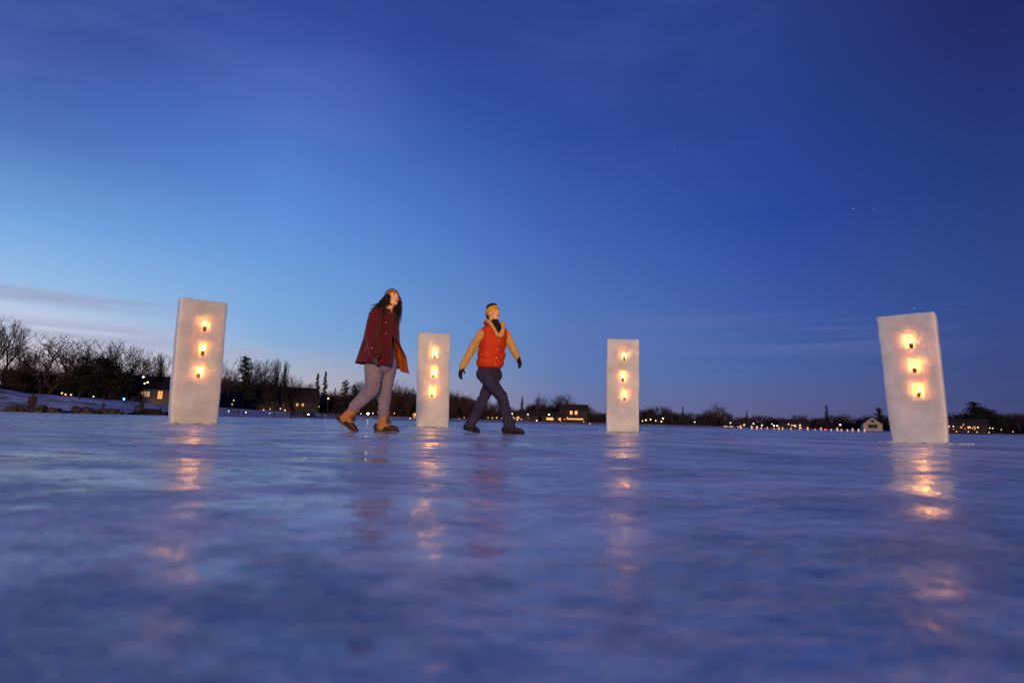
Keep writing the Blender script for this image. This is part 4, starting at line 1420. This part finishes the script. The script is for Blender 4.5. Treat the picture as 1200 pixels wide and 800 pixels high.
house(125, 468.5, 112, 5.2, 1.9, 1.0, 5, M['wall_yellow'], 'small cream cottage left of the blue light', [(-1.2, 1.0, .9, .9, 'glass_dark'), (1.3, 1.0, .9, .9, 'glass_dark')], door=.1)
house(103, 464, 118, 4.2, 1.5, 1.6, 6, M['wall_white'], 'little house with a pointed pale gable under the dark evergreens', [(-.8, .9, .8, 1.0, 'glass_dark'), (.9, .9, .8, 1.0, 'glass_dark')], gable=True)
house(316, 482, 150, 24, 2.8, 3.9, 13, M['wall_dark'], 'long dark house with a big pitched roof between the first pillar and the woman',
      [(6.6, 2.0, .5, .7, 'win_dim'), (8, 2.0, .5, .7, 'win_dim'), (-8.6, 1.5, 1.2, 1.2, 'glass_dark'), (-4, 1.5, 1.2, 1.2, 'glass_dark'), (0, 1.5, 1.2, 1.2, 'glass_dark')], chimney=(-7, 0), door=3)
house(672, 493, 225, 11, 4.2, 2.2, 8, M['wall_dark'], 'two storey dark house with warm lit upper windows near the third ice pillar',
      [(-.9, 3.2, .9, 1.4, 'win_warm'), (1.0, 3.2, .9, 1.4, 'win_warm'), (.6, .75, 6.4, .45, 'win_warm')], door=-4.4)
house(648, 492.5, 222, 9, 1.6, 1.6, 7, M['wall_dark'], 'low boathouse with a brightly lit opening between the man and the third pillar', [(-1.2, .6, 2.6, .9, 'win_warm'), (2.6, .6, .9, .9, 'win_dim')])
house(613, 492, 222, 12, 1.8, 1.6, 7, M['wall_dark'], 'low dark house on the shore just right of the man front boot', [(-4.2, .8, 1.0, .9, 'win_dim'), (-2, .8, 1.0, .9, 'win_dim')], door=2)
house(1023, 502, 250, 7.2, 2.0, 3.0, 9, M['wall_white'], 'white gabled house by the lake left of the last ice pillar', [(0, 1.0, 3.2, 1.3, 'glass_dark'), (0, 3.2, .9, .9, 'glass_dark')], gable=True, rz=R(8))
house(863, 502.5, 262, 13, 1.5, 2.2, 8, M['wall_dark'], 'low dark house with a band of lit windows on the right shore',
      [(-4.6, .75, 1.6, 1.0, 'win_warm'), (-2.2, .75, 1.6, 1.0, 'win_warm'), (1, .75, 1.2, 1.0, 'win_dim')])
house(930, 503, 268, 12, 2.4, 2.2, 8, M['wall_dark'], 'dark lakeside house with one lit upper window above the lantern row', [(0, 1.9, 2.2, .5, 'win_dim'), (2.8, .8, 1, .9, 'win_warm')])
house(496, 489, 200, 9, 1.8, 1.8, 7, M['wall_dark'], 'small dark house with an orange window peeping left of the second pillar', [(-3.2, .9, 1.1, .9, 'win_warm')])
house(1130, 505, 222, 14, 2.6, 2.0, 8, M['wall_dark'], 'dark house with scattered small lit windows right of the last pillar',
      [(-4.8, 1.7, .9, .7, 'win_warm'), (-.8, 1.5, .7, .6, 'win_dim'), (1.6, 1.5, .9, .8, 'win_warm'), (3.2, 1.6, .6, .6, 'win_dim')])

# ------------------------------------------------------------------ lamps
def lamp(u, v, Y, mat, r, label, name='street_lamp', cat='street lamp', group=None):
    p = at(u, v, Y)
    g = gz(p.x, Y)
    h_ = max(.25, p.z - g)
    root = empty(name, (p.x, Y, g))
    tag(root, label, cat, group)
    mb = MB(); mb.prism(Vector((0, 0, -.3)), Vector((0, 0, h_ - r * .8)), .06, .045, 8)
    mb.build('pole', M['metal_dark'], root)
    mb = MB(); mb.loft([(0, 0, h_ + r * .75), (0, 0, h_ + r * 1.0), (0, 0, h_ + r * 1.25)], [r * 1.15, r * .9, r * .25], n=10, cap=False)
    mb.build('lamp_cap', M['metal_dark'], root)
    mb = MB(); mb.ell((0, 0, h_), (r, r, r), None, 12, 8)
    mb.build('bulb', M[mat], root)
    return root
GL = 'street lamps on the left shore'
lamp(168, 441.5, 100, 'lamp_white', .16, 'highest white street lamp above the long pale house', group=GL)
lamp(173, 447.8, 101, 'lamp_white', .15, 'right lamp of the close pair above the long pale house', group=GL)
lamp(169.5, 449.2, 101, 'lamp_white', .12, 'left lamp of the close pair above the long pale house', group=GL)
lamp(145.5, 467.4, 86, 'lamp_blue', .14, 'vivid blue light on a post on the left bank', 'light_post', 'light')
lamp(109.5, 464.6, 96, 'lamp_white', .09, 'small white lamp by the pale gabled house', group=GL)
GP = 'low path lights on the left slope'
for u, v, lb in ((72.6, 460.4, 'dimmest and leftmost of three warm path lights on the snow slope'), (76.8, 462, 'brightest, middle one of three warm path lights on the snow slope'), (83.2, 462.4, 'rightmost of three warm path lights on the snow slope')):
    lamp(u, v, 76, 'lamp_warm', .1, lb, 'path_light', 'light', GP)
lamp(384.7, 466.7, 150, 'lamp_white', .17, 'lone white street lamp below the pair of spruces', group=GL)
lamp(431.3, 484.6, 156, 'lamp_bright', .26, 'very bright floodlight on the shore between the woman boots', 'light_post', 'light')
GS = 'small white lights between first pillar and woman'
SMALL_L = [(268, 481.7), (288, 483), (274, 469), (272, 473.5), (316.5, 479), (328.5, 478.7), (334, 480.5), (316, 484), (309, 480), (374, 476), (423, 484.6), (437, 484), (443, 483), (455, 486), (462, 484)]
for u, v in SMALL_L:
    lamp(u, v, max(95, interp(u, SHORE) + 14), 'lamp_white', rnd.uniform(.05, .11) if u < 400 else rnd.uniform(.08, .14), 'small white light low on the shore between first and second ice pillar', 'shore_light', 'light', GS)
GW = 'warm and white lights between second and third pillar'
for u, v, m in ((480.6, 490, 'lamp_warm'), (485.8, 489, 'lamp_warm'), (538, 490, 'lamp_warm'), (544, 489, 'lamp_warm'), (548, 490.5, 'lamp_white'), (553, 489, 'lamp_warm'), (572, 489, 'lamp_warm'), (577, 489.5, 'lamp_warm'), (582, 489.2, 'lamp_warm'),
                (588, 490, 'lamp_white'), (603, 490, 'lamp_white'), (606, 492, 'lamp_warm'), (611, 491, 'lamp_warm'), (661.5, 491, 'lamp_warm'), (665, 489, 'lamp_warm'), (629, 492.5, 'lamp_white'), (657, 493.5, 'lamp_warm'), (684, 494, 'lamp_warm'), (691, 496, 'lamp_white')):
    lamp(u, v, interp(u, SHORE) + 12, m, rnd.uniform(.1, .2), 'tiny %s light low on the shore between second and third ice pillar' % ('warm' if m == 'lamp_warm' else 'white'), 'shore_light', 'light', GW)
lamp(600, 484.6, 222, 'lamp_white', .3, 'white street lamp close right of the man front knee')
lamp(618.7, 485.3, 222, 'lamp_white', .22, 'dimmer white street lamp between the low dark house and the man')
lamp(643.3, 485.5, 218, 'lamp_white', .28, 'white street lamp above the low boathouse')
GR = 'white street lamps right of the third pillar'
for u, v, r in ((753, 493, .2), (757, 492, .28), (762.4, 491.2, .24), (768.4, 492.7, .2), (775, 493.6, .27), (777, 490, .3)):
    lamp(u, v, 246, 'lamp_white', r, 'one of six white lamps clustered just right of the third ice pillar', group=GR)
lamp(814, 494.3, 250, 'lamp_white', .24, 'lone white street lamp before the dense brown trees on the right shore')
lamp(856, 495.3, 255, 'lamp_white', .25, 'white street lamp over the low house with lit window band')
lamp(872, 497.6, 255, 'lamp_warm', .36, 'warm lamp between the two white lamps near the band of windows')
lamp(883, 496.2, 255, 'lamp_white', .25, 'white street lamp right of the warm lamp on the right shore')
lamp(893, 498, 255, 'lamp_white', .25, 'second white street lamp right of the warm lamp on the right shore')
GM = 'street lamps above the lantern row'
for u, v in ((904.6, 496.5), (907, 498.4), (910.7, 498.5), (924, 496.8), (932, 499), (937.5, 498)):
    lamp(u, v, 257, 'lamp_white', rnd.uniform(.16, .3), 'yellowish lamp clustered above the row of small ice lanterns', group=GM)
lamp(984.6, 497.5, 250, 'lamp_white', .33, 'lone lamp right of the spruce above the lantern row')
GE = 'scattered lights right of the last pillar'
for u, v, m in ((1117.3, 499.4, 'lamp_white'), (1117.6, 502.5, 'lamp_warm'), (1121, 505.3, 'lamp_warm'), (1129, 497.4, 'lamp_warm'), (1131, 502, 'lamp_warm'), (1134.8, 501, 'lamp_warm'), (1139.5, 501.4, 'lamp_warm'), (1142.4, 502.6, 'lamp_warm'),
                (1146, 500.5, 'lamp_white'), (1134.7, 505.5, 'lamp_white'), (1145, 506, 'lamp_warm'), (1159, 506.4, 'lamp_white'), (1160, 501.2, 'lamp_white'), (1163.4, 501.6, 'lamp_white'), (1173.5, 503.2, 'lamp_white'), (1187, 505.5, 'lamp_white')):
    lamp(u, v, 212, m, rnd.uniform(.09, .18), 'tiny %s light low on the shore right of the last ice pillar' % ('warm' if m == 'lamp_warm' else 'white'), 'shore_light', 'light', GE)

# row of small ice lanterns far along the right shore
def make_lantern():
    root = empty('ice_lantern', (0, 0, 0))
    mb = MB()
    mb.loft([(0, 0, .01), (0, 0, .05), (0, 0, .6), (0, 0, 1.12), (0, 0, 1.18)], [.24, .27, .28, .27, .22], n=4, cap=False)
    mb.build('ice_block', M['lantern_ice'], root, smooth=False)
    mb = MB(); mb.ell((0, -.24, .55), (.09, .06, .14), None, 10, 7)
    mb.build('flame', M['lamp_warm'], root)
    return root
LAN = make_lantern(); first = True
for i, u in enumerate((868, 881, 887, 892, 899, 907, 912.5, 917, 927, 937, 946.5, 955, 962, 974, 981, 986, 993, 999, 1006, 1013)):
    o = LAN if first else copy_tree(LAN); first = False
    Y = interp(u, SHORE) - 3 - (i % 3) * 4
    x = at(u, 504, Y).x
    o.location = (x, Y, 0); o.rotation_euler = (0, 0, .785 + rnd.uniform(-.3, .3))
    s = rnd.uniform(.6, 1.2); o.scale = (s, s, s)
    tag(o, 'small glowing ice lantern in the row along the far right shore', 'ice lantern', 'row of ice lanterns on the far shore')
lamp(967.3, 503, 240, 'lamp_red', .26, 'single red light in the row of small ice lanterns', 'shore_light', 'light')

# ------------------------------------------------------------------ shore rocks and brush
def rock_bank(u0, u1, v, Y, hgt, label, seed, mat='rock', name='rock_pile', cat='rocks'):
    a, b = at(u0, v, Y), at(u1, v, Y)
    cx = (a.x + b.x) / 2
    root_loc = Vector((cx, Y, 0))
    r_ = random.Random(seed)
    mb = MB()
    n = int((b.x - a.x) / .13)
    for i in range(n * 3):
        t = r_.random()
        env = min(1, 4 * t, 4 * (1 - t)) ** .6
        s = r_.uniform(.12, .3)
        z = r_.uniform(0, max(.03, hgt * .8 * env - s * .4))
        mb.ell(Vector((a.x + (b.x - a.x) * t - cx, r_.uniform(-.5, .5), z)), (s * 1.1, s * .8, s * .6), Matrix.Rotation(r_.uniform(0, 3), 3, 'Z') @ Matrix.Rotation(r_.uniform(-.4, .4), 3, 'X'), 8, 6)
    me = mb.mesh(); folds(me, .05, 4.2, (1, 1, 1), seed)
    o = link(name, me, M[mat], None, smooth=False); o.location = root_loc
    return tag(o, label, cat, 'rock piles along the left shore')
rock_bank(4, 74, 480, 48.5, .75, 'longest low band of dark rocks, behind the lone standing figure', 1)
rock_bank(80, 110, 482, 50.5, .72, 'short band of dark rocks right of the long band', 2)
rock_bank(112, 142, 483, 52, .6, 'low flat band of dark rocks left of the brush mound', 3)
rock_bank(155, 197, 484, 56, .75, 'black mound of brush and rock beside the first ice pillar', 4, 'bark')

# ------------------------------------------------------------------ distant people
def far_person(seed, stride=.25, arm=.2):
    mb = MB()
    up = Vector((0, 0, 1))
    P = Vector
    mb.ell(P((0, 0, 1.62)), (.095, .11, .13)); mb.ell(P((0, .01, 1.68)), (.11, .12, .09))
    mb.loft([P((0, 0, 1.42)), P((0, 0, 1.58))], [.07, .06], n=10)
    mb.loft([P((0, 0, 1.42)), P((0, 0, 1.3)), P((0, 0, 1.05)), P((0, 0, .8))], [.17, .23, .22, .23], [.13, .16, .16, .16], side=P((1, 0, 0)), n=14)
    for sg in (-1, 1):
        mb.loft([P((sg * .22, 0, 1.38)), P((sg * .29, arm * .3 * sg, 1.1)), P((sg * .27, arm * sg - .08, .86))], [.085, .075, .055], n=10)
        hd = P((sg * .27, arm * sg - .1, .84))
        mb.ell(hd - up * .05, (.045, .05, .08))
        mb.loft([P((sg * .1, 0, .85)), P((sg * (.11 + stride * .2), stride * sg * .4, .47)), P((sg * (.12 + stride * .4), stride * sg, .1))], [.125, .095, .075], n=12)
        mb.loft([P((sg * (.12 + stride * .4), stride * sg + .05, .05)), P((sg * (.14 + stride * .4), stride * sg - .17, .045))], [.06, .05], n=10)
    return mb.fuse(.02, 3)
FP = [far_person(1, .05, .05), far_person(2, .28, .2), far_person(3, .16, .3)]
def far(u, vt, vb, Y, k, rz, label, group=None):
    top, bot = at(u, vt, Y), at(u, vb, Y)
    h_ = top.z - bot.z
    o = bpy.data.objects.new('person', FP[k]); COL.objects.link(o)
    if not FP[k].materials: FP[k].materials.append(M['cloth_dark'])
    FP[k].polygons.foreach_set('use_smooth', [True] * len(FP[k].polygons))
    z = max(gz(bot.x, Y) + .03, 0)
    o.location = (bot.x, Y, z); o.rotation_euler = (0, 0, rz)
    s = h_ / 1.77
    o.scale = (s, s, s)
    tag(o, label, 'person', group)
far(36.5, 459, 481, 46.4, 0, .4, 'lone dark figure standing with feet apart on the ice at far left')
GF = 'people on the left bank'
far(92, 465.5, 476, 66, 1, 1.2, 'small dark figure standing over the short band of rocks', GF)
far(106, 468, 474, 84, 1, .3, 'tiny dark figure far up the snow bank by the cottage', GF)
far(127.5, 468.5, 477, 74, 2, 2, 'small dark figure left of the blue light', GF)
far(120.5, 472.5, 481, 60, 0, 1, 'small dark figure sitting low above the flat band of rocks', GF)
far(146.5, 469, 477, 74, 0, 0, 'small dark figure right under the blue light', GF)
far(159, 469.5, 479.5, 60, 2, 1.4, 'shorter dark figure of the two on the black brush mound', GF)
far(165.3, 463.5, 479.5, 59, 0, .2, 'taller dark figure of the two on the black brush mound', GF)
GQ = 'people in the distant crowd left of the woman'
for i, (u, h_) in enumerate(((279, 8), (286, 7), (321, 8), (341, 9), (344.5, 9), (348.5, 8), (352, 8), (356, 9), (377, 8), (384.5, 9), (388, 9), (393, 7))):
    Y = interp(u, SHORE) + rnd.uniform(-6, 2)
    vb = 487.2 + (u - 320) * .022
    far(u, vb - h_, vb, Y, i % 3, rnd.uniform(0, 6), 'tiny dark figure in the distant crowd between first pillar and woman', GQ)

# ------------------------------------------------------------------ cars
def car(u, v, Y, rz, label, sep=1.25):
    p = at(u, v, Y)
    g = gz(p.x, Y) + .05
    root = empty('parked_car', (p.x, Y, g), rz)
    tag(root, label, 'car', 'cars parked along the shore')
    mb = MB()
    mb.loft([(0, -2.2, .55), (0, -2.0, .6), (0, -1.0, .68), (0, .8, .7), (0, 2.0, .66), (0, 2.2, .6)], [.75, .85, .9, .9, .86, .76], [.25, .32, .36, .38, .36, .28], side=(1, 0, 0), n=16)
    mb.loft([(0, -.9, .95), (0, -.3, 1.15), (0, .8, 1.18), (0, 1.7, 1.0)], [.7, .72, .72, .66], [.12, .3, .32, .15], side=(1, 0, 0), n=16)
    me = mb.fuse(.05, 4)
    link('body', me, M['car_paint'], root)
    mb = MB(); mb.box((0, 0, 0), (1.25, .04, .5), M=Matrix.Translation((0, -.82, 1.15)) @ Matrix.Rotation(R(-52), 4, 'X')); mb.build('windscreen', M['glass_dark'], root, smooth=False)
    for x in (-.82, .82):
        for y in (-1.35, 1.35):
            mb = MB(); mb.loft([(x - .09, y, .32), (x + .09, y, .32)], [.32, .32], n=18, cap=False); w = mb.build('wheel', M['tyre'], root)
            mb = MB(); mb.loft([(x * 1.12 - .01, y, .32), (x * 1.12 + .01, y, .32)], [.19, .19], n=14, cap=False); mb.build('rim', M['frame'], w)
    for x in (-sep / 2, sep / 2):
        mb = MB(); mb.ell((x, -2.22, .66), (.17, .1, .14), None, 12, 8); mb.build('headlight', M['lamp_bright'], root)
    return root
car(363, 482, 128, 0, 'car with two bright headlights facing the lake left of the woman', .95)

# ------------------------------------------------------------------ render settings
scene.view_settings.view_transform = 'Standard'
scene.view_settings.look = 'None'
scene.view_settings.exposure = 0.0
scene.view_settings.gamma = 1.0
scene.view_settings.use_curve_mapping = False
scene.cycles.use_denoising = True
scene.cycles.max_bounces = 8
scene.cycles.sample_clamp_indirect = 6.0
